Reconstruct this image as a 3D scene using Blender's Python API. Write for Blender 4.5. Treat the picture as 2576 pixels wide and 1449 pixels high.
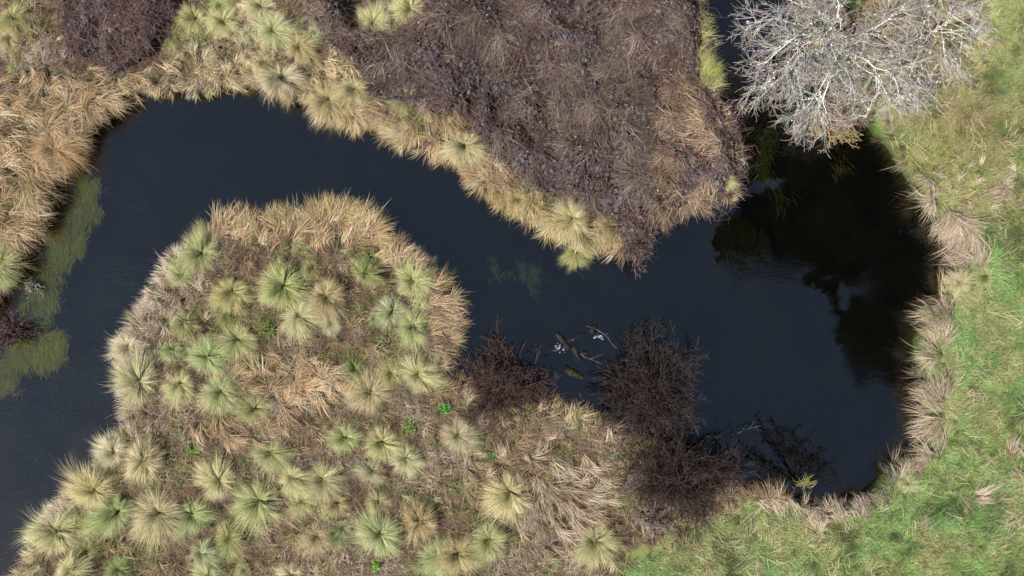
import bpy, math, random
import numpy as np

# ------------------------------------------------------------------ clearing
for _o in list(bpy.data.objects):
    bpy.data.objects.remove(_o, do_unlink=True)
SC = bpy.context.scene
COL = SC.collection
rng = np.random.default_rng(7)
random.seed(7)

# ------------------------------------------------------------------ camera, sky, sun, exposure
HALF_W = 16.0                                   # metres from the middle to the frame's edge, at grass height
HFOV = math.radians(66.0)
DIST = HALF_W / math.tan(HFOV / 2)
REF_Z = 0.30                                    # height of the grass tops the plan was measured at
CAM_Z = DIST + REF_Z
cam_d = bpy.data.cameras.new('camera')
cam = bpy.data.objects.new('camera', cam_d)
COL.objects.link(cam)
cam_d.sensor_fit = 'HORIZONTAL'
cam_d.angle = HFOV
cam_d.clip_start = 0.5
cam_d.clip_end = 2000.0
cam.location = (0, 0, CAM_Z)
cam.rotation_euler = (0, 0, 0)                  # a drone looking straight down, +Y at the top of the picture
SC.camera = cam

SUN_AZ = math.radians(214.0)                    # direction towards the sun, counter-clockwise from +X: lower left
SUN_EL = math.radians(54.0)
W = bpy.data.worlds.new('World')
SC.world = W
W.use_nodes = True
_nt = W.node_tree
_bg = _nt.nodes['Background']
_sky = _nt.nodes.new('ShaderNodeTexSky')
_sky.sky_type = 'NISHITA'
_sky.sun_disc = False
_sky.sun_elevation = SUN_EL
_sky.sun_rotation = math.pi / 2 - SUN_AZ
_sky.air_density = 1.0
_sky.dust_density = 0.15
_sky.ozone_density = 0.6
_nt.links.new(_sky.outputs[0], _bg.inputs[0])
_bg.inputs[1].default_value = 0.052
sun_d = bpy.data.lights.new('sun', 'SUN')
sun_d.energy = 5.0
sun_d.angle = math.radians(0.6)
sun_d.color = (1.0, 0.965, 0.915)
sun = bpy.data.objects.new('sun', sun_d)
COL.objects.link(sun)
sun.location = (-20, -14, 40)
sun.rotation_euler = (math.pi / 2 - SUN_EL, 0, SUN_AZ + math.pi / 2)
SC.view_settings.view_transform = 'Standard'
SC.view_settings.look = 'None'
SC.view_settings.gamma = 1.0
SC.view_settings.use_curve_mapping = False
SC.view_settings.exposure = 1.14
SC.render.engine = 'CYCLES'
SC.cycles.max_bounces = 4
SC.cycles.transparent_max_bounces = 12
SC.cycles.diffuse_bounces = 1
SC.cycles.glossy_bounces = 1
SC.cycles.sample_clamp_direct = 1.6
SC.cycles.sample_clamp_indirect = 2.0
SC.cycles.caustics_reflective = False
SC.cycles.caustics_refractive = False

# ------------------------------------------------------------------ plan measure -> metres
K = HALF_W / 1288.0


def P(px, py, z=REF_Z):
    """A point of the survey plan (2576 units wide), standing at height z."""
    s = K * (CAM_Z - z) / DIST
    return np.array([(px - 1288.0) * s, (724.5 - py) * s, z])


def PW(pts, z=REF_Z):
    a = np.asarray(pts, float)
    s = K * (CAM_Z - z) / DIST
    return np.stack([(a[:, 0] - 1288.0) * s, (724.5 - a[:, 1]) * s], 1)


_NG = {}


def vnoise(x, y, scale, seed=0):
    """Smooth value noise in 0..1."""
    if seed not in _NG:
        _NG[seed] = np.random.default_rng(1000 + seed).random((256, 256))
    g = _NG[seed]
    u = np.asarray(x, float) / scale + 57.3
    v = np.asarray(y, float) / scale + 91.7
    i = np.floor(u).astype(int)
    j = np.floor(v).astype(int)
    fu = u - i
    fv = v - j
    fu = fu * fu * (3 - 2 * fu)
    fv = fv * fv * (3 - 2 * fv)
    a = g[i & 255, j & 255]
    b = g[(i + 1) & 255, j & 255]
    c = g[i & 255, (j + 1) & 255]
    d = g[(i + 1) & 255, (j + 1) & 255]
    return (a * (1 - fu) + b * fu) * (1 - fv) + (c * (1 - fu) + d * fu) * fv


def fbm(x, y, scale, seed=0, octaves=3):
    t = 0
    w = 0
    for o in range(octaves):
        t = t + vnoise(x, y, scale / 2 ** o, seed + o) * 0.55 ** o
        w += 0.55 ** o
    return t / w


def in_poly(poly, x, y):
    x = np.asarray(x, float)
    y = np.asarray(y, float)
    ins = np.zeros(x.shape, bool)
    n = len(poly)
    for k in range(n):
        x0, y0 = poly[k]
        x1, y1 = poly[(k + 1) % n]
        if y0 == y1:
            continue
        c = ((y0 > y) != (y1 > y)) & (x < (x1 - x0) * (y - y0) / (y1 - y0) + x0)
        ins ^= c
    return ins


# ------------------------------------------------------------------ the river's outline and its distance field
OUTER = [(-900, 1250), (-450, 1060), (-200, 930), (-90, 840), (-20, 745), (25, 705), (52, 665), (30, 628), (75, 600), (103, 560), (106, 515),
         (118, 478), (135, 440), (150, 412), (190, 402), (212, 368), (218, 332), (262, 302), (288, 278), (318, 262), (330, 247),
         (400, 245), (470, 244), (530, 242), (600, 247), (648, 244), (672, 264), (722, 272), (760, 267), (800, 300), (850, 316),
         (890, 326), (940, 319), (963, 345), (985, 371), (1020, 382), (1050, 396), (1080, 412), (1130, 427), (1160, 460),
         (1190, 490), (1230, 507), (1268, 530), (1290, 542), (1330, 556), (1370, 590), (1402, 602), (1425, 622), (1450, 642), (1490, 632),
         (1522, 630), (1560, 656), (1612, 656), (1650, 626), (1662, 596), (1700, 572), (1760, 546), (1800, 541), (1842, 538),
         (1868, 510), (1884, 470), (1890, 420), (1888, 380), (1876, 330), (1868, 285), (1850, 240), (1830, 215), (1816, 160),
         (1810, 110), (1800, 60), (1792, 0), (1780, -100), (1730, -500)]
INNER = [(1960, -500), (1990, -100), (1998, 0), (2015, 100), (2050, 190), (2090, 262), (2140, 315), (2182, 322), (2205, 352), (2232, 386),
         (2250, 420), (2260, 470), (2290, 500), (2312, 540), (2340, 580), (2378, 612), (2388, 636), (2358, 660), (2340, 690),
         (2338, 730), (2328, 770), (2300, 810), (2276, 836), (2270, 880), (2280, 912), (2284, 950), (2290, 1000), (2300, 1050),
         (2306, 1090), (2288, 1110), (2240, 1140), (2200, 1172), (2168, 1210), (2128, 1236), (2080, 1240), (2050, 1220),
         (1990, 1198), (1930, 1207), (1880, 1215), (1840, 1205), (1790, 1175), (1735, 1130), (1680, 1080), (1600, 1055),
         (1530, 1030), (1490, 1012), (1450, 1010), (1410, 1000), (1370, 988), (1300, 980), (1230, 975), (1175, 960), (1148, 945),
         (1138, 912), (1176, 888), (1174, 850), (1165, 800), (1160, 750), (1148, 712), (1110, 682), (1090, 650), (1050, 622),
         (992, 596), (985, 565), (960, 537), (930, 520), (900, 502), (850, 492), (800, 494), (760, 512), (700, 526), (640, 532),
         (600, 522), (545, 527), (502, 542), (480, 570), (440, 600), (400, 622), (370, 660), (355, 700), (340, 740), (302, 780),
         (290, 820), (262, 855), (266, 890), (288, 920), (280, 960), (272, 1000), (290, 1050), (260, 1080), (230, 1120),
         (210, 1170), (180, 1210), (130, 1252), (90, 1292), (60, 1340), (40, 1400), (22, 1452), (-40, 1560), (-260, 2000),
         (-900, 2300)]
RIVER = PW(OUTER + INNER)


def _smooth_closed(p, it=1):
    for _ in range(it):
        q = 0.75 * p + 0.25 * np.roll(p, -1, 0)
        r = 0.25 * p + 0.75 * np.roll(p, -1, 0)
        p = np.stack([q, r], 1).reshape(-1, 2)
    return p


RIVER = _smooth_closed(RIVER, 1)
GX0, GX1, GY0, GY1, GR = -22.0, 22.0, -14.0, 14.0, 0.08
_gx = np.arange(GX0, GX1 + 1e-6, GR)
_gy = np.arange(GY0, GY1 + 1e-6, GR)


def sdf_calc(x, y):
    best = np.full(x.shape, 1e9)
    n = len(RIVER)
    for k in range(n):
        a = RIVER[k]
        b = RIVER[(k + 1) % n]
        ab = b - a
        L2 = max(ab @ ab, 1e-9)
        t = np.clip(((x - a[0]) * ab[0] + (y - a[1]) * ab[1]) / L2, 0, 1)
        d = (x - a[0] - t * ab[0]) ** 2 + (y - a[1] - t * ab[1]) ** 2
        best = np.minimum(best, d)
    s = np.sqrt(best)
    d = np.where(in_poly(RIVER, x, y), s, -s)        # > 0 in the water
    # the plan was drawn along the grass tips; the soil edge lies a little further back and is uneven
    right = np.clip((x - 7.2) / 2.5, 0, 1) * np.clip((4.9 - y) / 1.5, 0, 1)
    return d + 0.24 + 0.30 * right + 0.40 * (fbm(x, y, 1.1, 801, 2) - 0.5)


_XX, _YY = np.meshgrid(_gx, _gy, indexing='ij')
SDF = sdf_calc(_XX, _YY)
SGX, SGY = np.gradient(SDF, GR)


def samp(grid, x, y):
    u = np.clip((np.asarray(x, float) - GX0) / GR, 0, len(_gx) - 1.001)
    v = np.clip((np.asarray(y, float) - GY0) / GR, 0, len(_gy) - 1.001)
    i = u.astype(int)
    j = v.astype(int)
    fu = u - i
    fv = v - j
    return (grid[i, j] * (1 - fu) + grid[i + 1, j] * fu) * (1 - fv) + (grid[i, j + 1] * (1 - fu) + grid[i + 1, j + 1] * fu) * fv


WATER_Z = -0.42


def land_z(x, y, d):
    """Height of the ground: uneven banks, a steep edge, a muddy bed."""
    top = 0.02 + 0.10 * (fbm(x, y, 2.4, 11) - 0.5) + 0.05 * (fbm(x, y, 0.7, 21) - 0.5)
    bed = -1.05 - 0.55 * np.clip(d - 0.3, 0, 2.5) / 2.5 + 0.22 * (fbm(x, y, 1.6, 31) - 0.5)
    t = np.clip((d + 0.30) / 0.55, 0, 1)
    t = t * t * (3 - 2 * t)
    return top * (1 - t) + bed * t


def gz(x, y):
    return land_z(np.asarray(x, float), np.asarray(y, float), samp(SDF, x, y))


# ------------------------------------------------------------------ regions of the plan
MEADOW = PW([(2005, -300), (2020, 100), (2060, 180), (2150, 300), (2210, 340), (2262, 430), (2335, 560), (2400, 640), (2345, 740), (2305, 830), (2302, 1090),
             (2180, 1220), (2060, 1262), (1900, 1262), (1800, 1300), (1700, 1350), (1600, 1395), (1530, 1500), (1400, 1900), (3400, 1900), (3400, -300)])
BRAMBLE_A = PW([(775, 10), (830, 100), (900, 150), (935, 225), (1010, 235), (1080, 265), (1170, 300), (1235, 380), (1300, 440), (1395, 490), (1480, 510),
                (1540, 550), (1575, 640), (1630, 640), (1668, 585), (1720, 555), (1790, 525), (1850, 500), (1872, 440), (1872, 330), (1840, 250),
                (1790, 150), (1770, -250), (1100, -250), (1070, 50), (985, 95), (880, 80), (830, -10), (800, -60)])
BRAMBLE_B = PW([(150, 40), (170, -250), (420, -250), (435, 40), (395, 105), (335, 160), (280, 180), (225, 140), (180, 120)])
DEADGRASS = PW([(1370, 170), (1560, 130), (1700, 150), (1800, 220), (1870, 300), (1885, 480), (1780, 530), (1640, 560), (1560, 470), (1600, 350), (1440, 310)])

# ------------------------------------------------------------------ materials
MATS = {}


def new_mat(name):
    m = bpy.data.materials.new(name)
    m.use_nodes = True
    nt = m.node_tree
    for n in list(nt.nodes):
        nt.nodes.remove(n)
    out = nt.nodes.new('ShaderNodeOutputMaterial')
    MATS[name] = m
    return m, nt, out


def leafy(nt, out, col_socket, trans=0.25, gloss=0.0, rough=0.5):
    d = nt.nodes.new('ShaderNodeBsdfDiffuse')
    nt.links.new(col_socket, d.inputs[0])
    mx = d
    if trans > 0:
        t = nt.nodes.new('ShaderNodeBsdfTranslucent')
        nt.links.new(col_socket, t.inputs[0])
        mx = nt.nodes.new('ShaderNodeMixShader')
        mx.inputs[0].default_value = trans
        nt.links.new(d.outputs[0], mx.inputs[1])
        nt.links.new(t.outputs[0], mx.inputs[2])
    last = mx
    if gloss > 0:
        g = nt.nodes.new('ShaderNodeBsdfGlossy')
        g.inputs['Roughness'].default_value = rough
        g.inputs[0].default_value = (0.9, 0.95, 1.0, 1)
        m2 = nt.nodes.new('ShaderNodeMixShader')
        m2.inputs[0].default_value = gloss
        nt.links.new(mx.outputs[0], m2.inputs[1])
        nt.links.new(g.outputs[0], m2.inputs[2])
        last = m2
    nt.links.new(last.outputs[0], out.inputs[0])


def attr_mat(name, trans=0.25, gloss=0.0, rough=0.5):
    m, nt, out = new_mat(name)
    a = nt.nodes.new('ShaderNodeAttribute')
    a.attribute_name = 'Col'
    leafy(nt, out, a.outputs['Color'], trans, gloss, rough)
    return m


attr_mat('grass_blade', 0.25)
attr_mat('bramble_leaf', 0.0, 0.012, 0.5)
attr_mat('bark', 0.0, 0.0)
attr_mat('leaf', 0.25)
attr_mat('pond_weed', 0.0)


def tussock_mat():
    m, nt, out = new_mat('tussock_blade')
    a = nt.nodes.new('ShaderNodeAttribute')
    a.attribute_name = 'Col'                      # r along the blade, g lock, b blade
    sep = nt.nodes.new('ShaderNodeSeparateColor')
    nt.links.new(a.outputs['Color'], sep.inputs[0])
    oi = nt.nodes.new('ShaderNodeObjectInfo')
    grn = nt.nodes.new('ShaderNodeMix')
    grn.data_type = 'RGBA'
    grn.blend_type = 'MULTIPLY'
    grn.inputs[0].default_value = 1.0
    nt.links.new(oi.outputs['Color'], grn.inputs[6])
    grn.inputs[7].default_value = (0.50, 0.64, 0.34, 1)
    ramp = nt.nodes.new('ShaderNodeMapRange')
    ramp.inputs[1].default_value = 0.18
    ramp.inputs[2].default_value = 0.85
    ramp.inputs[4].default_value = 1.0
    nt.links.new(sep.outputs[0], ramp.inputs[0])
    mx = nt.nodes.new('ShaderNodeMix')
    mx.data_type = 'RGBA'
    nt.links.new(ramp.outputs[0], mx.inputs[0])
    nt.links.new(grn.outputs[2], mx.inputs[6])
    nt.links.new(oi.outputs['Color'], mx.inputs[7])
    # dead blades among the green ones
    dead = nt.nodes.new('ShaderNodeMix')
    dead.data_type = 'RGBA'
    gt = nt.nodes.new('ShaderNodeMath')
    gt.operation = 'GREATER_THAN'
    gt.inputs[1].default_value = 0.80
    nt.links.new(sep.outputs[2], gt.inputs[0])
    nt.links.new(gt.outputs[0], dead.inputs[0])
    nt.links.new(mx.outputs[2], dead.inputs[6])
    dead.inputs[7].default_value = (0.60, 0.48, 0.29, 1)
    val = nt.nodes.new('ShaderNodeMapRange')
    val.inputs[3].default_value = 0.62
    val.inputs[4].default_value = 1.30
    nt.links.new(sep.outputs[1], val.inputs[0])
    hsv = nt.nodes.new('ShaderNodeHueSaturation')
    nt.links.new(val.outputs[0], hsv.inputs['Value'])
    nt.links.new(dead.outputs[2], hsv.inputs['Color'])
    leafy(nt, out, hsv.outputs[0], 0.36)
    return m


tussock_mat()


def ground_mat():
    m, nt, out = new_mat('soil')
    tc = nt.nodes.new('ShaderNodeTexCoord')
    n1 = nt.nodes.new('ShaderNodeTexNoise')
    n1.inputs['Scale'].default_value = 1.1
    n1.inputs['Detail'].default_value = 8
    nt.links.new(tc.outputs['Object'], n1.inputs['Vector'])
    n2 = nt.nodes.new('ShaderNodeTexNoise')
    n2.inputs['Scale'].default_value = 14
    n2.inputs['Detail'].default_value = 6
    nt.links.new(tc.outputs['Object'], n2.inputs['Vector'])
    r1 = nt.nodes.new('ShaderNodeValToRGB')
    r1.color_ramp.elements[0].position = 0.3
    r1.color_ramp.elements[0].color = (0.045, 0.030, 0.021, 1)
    r1.color_ramp.elements[1].position = 0.7
    r1.color_ramp.elements[1].color = (0.11, 0.08, 0.052, 1)
    nt.links.new(n2.outputs['Fac'], r1.inputs[0])
    r2 = nt.nodes.new('ShaderNodeValToRGB')
    r2.color_ramp.elements[0].position = 0.35
    r2.color_ramp.elements[0].color = (0.085, 0.12, 0.035, 1)
    r2.color_ramp.elements[1].position = 0.68
    r2.color_ramp.elements[1].color = (0.17, 0.15, 0.07, 1)
    nt.links.new(n1.outputs['Fac'], r2.inputs[0])
    am = nt.nodes.new('ShaderNodeAttribute')
    am.attribute_name = 'meadow'
    ab = nt.nodes.new('ShaderNodeAttribute')
    ab.attribute_name = 'bed'
    mx = nt.nodes.new('ShaderNodeMix')
    mx.data_type = 'RGBA'
    nt.links.new(am.outputs['Fac'], mx.inputs[0])
    nt.links.new(r1.outputs[0], mx.inputs[6])
    nt.links.new(r2.outputs[0], mx.inputs[7])
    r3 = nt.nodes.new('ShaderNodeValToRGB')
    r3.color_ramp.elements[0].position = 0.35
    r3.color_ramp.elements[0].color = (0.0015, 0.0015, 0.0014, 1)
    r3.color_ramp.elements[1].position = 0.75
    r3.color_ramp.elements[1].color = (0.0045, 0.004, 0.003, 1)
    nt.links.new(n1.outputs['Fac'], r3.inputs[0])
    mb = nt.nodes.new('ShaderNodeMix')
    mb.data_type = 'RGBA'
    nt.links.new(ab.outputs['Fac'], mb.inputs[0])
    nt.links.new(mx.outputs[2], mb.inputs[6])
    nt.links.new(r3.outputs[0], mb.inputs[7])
    bp = nt.nodes.new('ShaderNodeBump')
    bp.inputs['Strength'].default_value = 0.6
    bp.inputs['Distance'].default_value = 0.05
    nt.links.new(n2.outputs['Fac'], bp.inputs['Height'])
    d = nt.nodes.new('ShaderNodeBsdfDiffuse')
    nt.links.new(mb.outputs[2], d.inputs[0])
    nt.links.new(bp.outputs[0], d.inputs['Normal'])
    nt.links.new(d.outputs[0], out.inputs[0])
    return m


ground_mat()


def water_mat():
    m, nt, out = new_mat('river_water')
    tc = nt.nodes.new('ShaderNodeTexCoord')
    at = nt.nodes.new('ShaderNodeAttribute')
    at.attribute_name = 'riffle'
    mp = nt.nodes.new('ShaderNodeMapping')
    mp.inputs['Rotation'].default_value = (0, 0, math.radians(35))
    mp.inputs['Scale'].default_value = (1.0, 2.2, 1.0)
    nt.links.new(tc.outputs['Object'], mp.inputs['Vector'])
    na = nt.nodes.new('ShaderNodeTexNoise')
    na.inputs['Scale'].default_value = 2.6
    na.inputs['Detail'].default_value = 7
    na.inputs['Roughness'].default_value = 0.62
    na.inputs['Distortion'].default_value = 1.3
    nt.links.new(mp.outputs[0], na.inputs['Vector'])
    nb = nt.nodes.new('ShaderNodeTexNoise')
    nb.inputs['Scale'].default_value = 0.7
    nb.inputs['Detail'].default_value = 3
    nt.links.new(tc.outputs['Object'], nb.inputs['Vector'])
    mul = nt.nodes.new('ShaderNodeMath')
    mul.operation = 'MULTIPLY'
    nt.links.new(na.outputs['Fac'], mul.inputs[0])
    nt.links.new(at.outputs['Fac'], mul.inputs[1])
    sm = nt.nodes.new('ShaderNodeMath')
    sm.operation = 'MULTIPLY_ADD'
    nt.links.new(nb.outputs['Fac'], sm.inputs[0])
    sm.inputs[1].default_value = 0.10
    nt.links.new(mul.outputs[0], sm.inputs[2])
    bp = nt.nodes.new('ShaderNodeBump')
    bp.inputs['Strength'].default_value = 1.0
    bp.inputs['Distance'].default_value = 0.05
    nt.links.new(sm.outputs[0], bp.inputs['Height'])
    tr = nt.nodes.new('ShaderNodeBsdfTransparent')
    tr.inputs[0].default_value = (0.60, 0.62, 0.46, 1)
    murk = nt.nodes.new('ShaderNodeBsdfDiffuse')
    murk.inputs[0].default_value = (0.012, 0.013, 0.014, 1)
    nt.links.new(bp.outputs[0], murk.inputs['Normal'])
    m1 = nt.nodes.new('ShaderNodeMixShader')
    m1.inputs[0].default_value = 0.05
    nt.links.new(tr.outputs[0], m1.inputs[1])
    nt.links.new(murk.outputs[0], m1.inputs[2])
    gl = nt.nodes.new('ShaderNodeBsdfGlossy')
    gl.inputs['Roughness'].default_value = 0.0
    gl.inputs[0].default_value = (1.0, 0.91, 0.78, 1)      # reflection tinted warm so the mirrored sky looks less blue
    nt.links.new(bp.outputs[0], gl.inputs['Normal'])
    fr = nt.nodes.new('ShaderNodeFresnel')
    fr.inputs['IOR'].default_value = 1.85
    nt.links.new(bp.outputs[0], fr.inputs['Normal'])
    ge = nt.nodes.new('ShaderNodeNewGeometry')
    ior = nt.nodes.new('ShaderNodeMapRange')          # a thin sheet: the same index from above and below
    nt.links.new(ge.outputs['Backfacing'], ior.inputs[0])
    ior.inputs[3].default_value = 2.08
    ior.inputs[4].default_value = 1 / 2.08
    nt.links.new(ior.outputs[0], fr.inputs['IOR'])
    m2 = nt.nodes.new('ShaderNodeMixShader')
    nt.links.new(fr.outputs[0], m2.inputs[0])
    nt.links.new(m1.outputs[0], m2.inputs[1])
    nt.links.new(gl.outputs[0], m2.inputs[2])
    nt.links.new(m2.outputs[0], out.inputs[0])
    return m


water_mat()


def wood_mat(name, c0, c1, moss=None, wet=0.2):
    m, nt, out = new_mat(name)
    tc = nt.nodes.new('ShaderNodeTexCoord')
    n = nt.nodes.new('ShaderNodeTexNoise')
    n.inputs['Scale'].default_value = 9
    n.inputs['Detail'].default_value = 8
    nt.links.new(tc.outputs['Object'], n.inputs['Vector'])
    r = nt.nodes.new('ShaderNodeValToRGB')
    r.color_ramp.elements[0].position = 0.35
    r.color_ramp.elements[0].color = (*c0, 1)
    r.color_ramp.elements[1].position = 0.7
    r.color_ramp.elements[1].color = (*c1, 1)
    if moss:
        e = r.color_ramp.elements.new(0.52)
        e.color = (*moss, 1)
    nt.links.new(n.outputs['Fac'], r.inputs[0])
    b = nt.nodes.new('ShaderNodeBump')
    b.inputs['Strength'].default_value = 0.9
    b.inputs['Distance'].default_value = 0.03
    nt.links.new(n.outputs['Fac'], b.inputs['Height'])
    p = nt.nodes.new('ShaderNodeBsdfPrincipled')
    nt.links.new(r.outputs[0], p.inputs['Base Color'])
    nt.links.new(b.outputs[0], p.inputs['Normal'])
    p.inputs['Roughness'].default_value = 0.75
    p.inputs['Specular IOR Level'].default_value = wet
    nt.links.new(p.outputs[0], out.inputs[0])
    return m


wood_mat('wet_log', (0.004, 0.0035, 0.003), (0.017, 0.014, 0.010), (0.007, 0.006, 0.004))
wood_mat('mossy_log', (0.006, 0.007, 0.003), (0.026, 0.026, 0.009), (0.013, 0.015, 0.004))
wood_mat('grey_twig', (0.04, 0.035, 0.032), (0.10, 0.09, 0.085))
wood_mat('foam', (0.14, 0.16, 0.19), (0.30, 0.33, 0.37))


# ------------------------------------------------------------------ mesh helpers
def link(o, parent=None):
    COL.objects.link(o)
    if parent is not None:
        o.parent = parent
    return o


def mesh_np(name, verts, quads=None, tris=None, col=None, mat=None, smooth=False):
    me = bpy.data.meshes.new(name)
    verts = np.ascontiguousarray(verts, np.float32)
    nq = 0 if quads is None else len(quads)
    nt_ = 0 if tris is None else len(tris)
    me.vertices.add(len(verts))
    me.vertices.foreach_set('co', verts.ravel())
    loops = []
    if nq:
        loops.append(np.asarray(quads, np.int32).ravel())
    if nt_:
        loops.append(np.asarray(tris, np.int32).ravel())
    loops = np.concatenate(loops)
    me.loops.add(len(loops))
    me.loops.foreach_set('vertex_index', loops)
    me.polygons.add(nq + nt_)
    starts = np.concatenate([np.arange(nq) * 4, nq * 4 + np.arange(nt_) * 3]).astype(np.int32)
    me.polygons.foreach_set('loop_start', starts)
    if smooth:
        me.polygons.foreach_set('use_smooth', np.ones(nq + nt_, bool))
    if col is not None:
        a = me.attributes.new('Col', 'FLOAT_COLOR', 'POINT')
        c = np.ones((len(verts), 4), np.float32)
        c[:, :3] = col
        a.data.foreach_set('color', c.ravel())
    me.update(calc_edges=True)
    if mat:
        me.materials.append(MATS[mat])
    return me


def obj(name, me, parent=None, loc=(0, 0, 0)):
    o = bpy.data.objects.new(name, me)
    o.location = loc
    return link(o, parent)


def empty(name, loc=(0, 0, 0)):
    o = bpy.data.objects.new(name, None)
    o.location = loc
    o.empty_display_size = 0.2
    return link(o)


def tag(o, label=None, cat=None, group=None, kind=None):
    if label:
        o['label'] = label
    if cat:
        o['category'] = cat
    if group:
        o['group'] = group
    if kind:
        o['kind'] = kind
    return o


def blades(root, az, L, lean0, bend, w, cb, ct, segs=3, curl=None, roll=None):
    """Grass blades as tapered ribbons. Returns verts, quads, tris, colours (all vectorised)."""
    N = len(az)
    rt = np.asarray(root, float)
    ar = lambda v: np.broadcast_to(np.asarray(v, float), (N,))
    az, L, lean0, bend, w = ar(az), ar(L), ar(lean0), ar(bend), ar(w)
    curl = ar(0 if curl is None else curl)
    roll = ar(0 if roll is None else roll)
    n = segs + 1
    pts = np.zeros((N, n, 3))
    pts[:, 0] = rt
    for i in range(1, n):
        s = (i - 0.5) / segs
        th = lean0 + bend * s
        a = az + curl * s
        step = L / segs
        pts[:, i, 0] = pts[:, i - 1, 0] + step * np.sin(th) * np.cos(a)
        pts[:, i, 1] = pts[:, i - 1, 1] + step * np.sin(th) * np.sin(a)
        pts[:, i, 2] = pts[:, i - 1, 2] + step * np.cos(th)
    ws = np.array([1.0, 0.95, 0.7, 0.45, 0.3])[:n] if segs > 2 else np.array([1.0, 0.75, 0.0])
    V = []
    cols = []
    side = np.stack([-np.sin(az) * np.cos(roll), np.cos(az) * np.cos(roll), np.sin(roll)], 1)
    for i in range(segs):
        hw = (w * ws[i] * 0.5)[:, None]
        V.append(pts[:, i] - side * hw)
        V.append(pts[:, i] + side * hw)
        c = cb + (ct - cb) * (i / segs)
        cols += [c, c]
    V.append(pts[:, segs])
    cols.append(ct)
    nv = 2 * segs + 1
    V = np.stack(V, 1).reshape(-1, 3)
    C = np.stack([np.broadcast_to(c, (N, 3)) for c in cols], 1).reshape(-1, 3)
    b = (np.arange(N) * nv)[:, None]
    Q = []
    for i in range(segs - 1):
        Q.append(b + np.array([[2 * i, 2 * i + 1, 2 * i + 3, 2 * i + 2]]))
    Q = np.concatenate(Q, 0) if Q else None
    T = b + np.array([[2 * segs - 2, 2 * segs - 1, 2 * segs]])
    return V, Q, T, C


class Batch:
    def __init__(self):
        self.V, self.Q, self.T, self.C, self.n = [], [], [], [], 0

    def add(self, V, Q, T, C):
        if len(V) == 0:
            return
        self.V.append(V)
        self.C.append(C)
        if Q is not None and len(Q):
            self.Q.append(Q + self.n)
        if T is not None and len(T):
            self.T.append(T + self.n)
        self.n += len(V)

    def mesh(self, name, mat, smooth=False):
        return mesh_np(name, np.concatenate(self.V), np.concatenate(self.Q) if self.Q else None,
                       np.concatenate(self.T) if self.T else None, np.concatenate(self.C), mat, smooth)


def tubes(pts, rad, col, sides=3):
    """pts (N,m,3), rad (N,m), col (N,3) or (3,) -> verts, quads, None, colours."""
    pts = np.asarray(pts, float)
    N, m, _ = pts.shape
    rad = np.broadcast_to(rad, (N, m))
    tg = np.gradient(pts, axis=1)
    tg /= np.linalg.norm(tg, axis=2, keepdims=True) + 1e-9
    ref = np.zeros((N, 1, 3))
    mean = tg.mean(1)
    k = np.argmin(np.abs(mean), 1)
    ref[np.arange(N), 0, k] = 1
    u = np.cross(tg, ref)
    u /= np.linalg.norm(u, axis=2, keepdims=True) + 1e-9
    v = np.cross(tg, u)
    V = []
    for s in range(sides):
        a = 2 * math.pi * s / sides
        V.append(pts + (u * math.cos(a) + v * math.sin(a)) * rad[:, :, None])
    V = np.stack(V, 2).reshape(-1, 3)                    # N, m, sides
    base = (np.arange(N) * m * sides)[:, None, None]
    i = (np.arange(m - 1) * sides)[None, :, None]
    s = np.arange(sides)[None, None, :]
    s2 = (s + 1) % sides
    q = np.stack(np.broadcast_arrays(base + i + s, base + i + s2, base + i + sides + s2, base + i + sides + s), -1).reshape(-1, 4)
    col = np.broadcast_to(np.asarray(col, float).reshape(-1, 1, 3) if np.ndim(col) == 2 else np.asarray(col, float).reshape(1, 1, 3), (N, m * sides, 3)).reshape(-1, 3)
    return V, q, None, col


def resample(poly, n):
    p = np.asarray(poly, float)
    # Catmull-Rom through the points, then n even steps
    q = np.vstack([2 * p[0] - p[1], p, 2 * p[-1] - p[-2]])
    out = []
    for i in range(1, len(q) - 2):
        for t in np.linspace(0, 1, 8, endpoint=False):
            a, b, c, d = q[i - 1], q[i], q[i + 1], q[i + 2]
            out.append(0.5 * (2 * b + (c - a) * t + (2 * a - 5 * b + 4 * c - d) * t * t + (3 * b - a - 3 * c + d) * t ** 3))
    out.append(p[-1])
    out = np.array(out)
    s = np.concatenate([[0], np.cumsum(np.linalg.norm(np.diff(out, axis=0), axis=1))])
    u = np.linspace(0, s[-1], n)
    return np.stack([np.interp(u, s, out[:, k]) for k in range(3)], 1)


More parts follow.
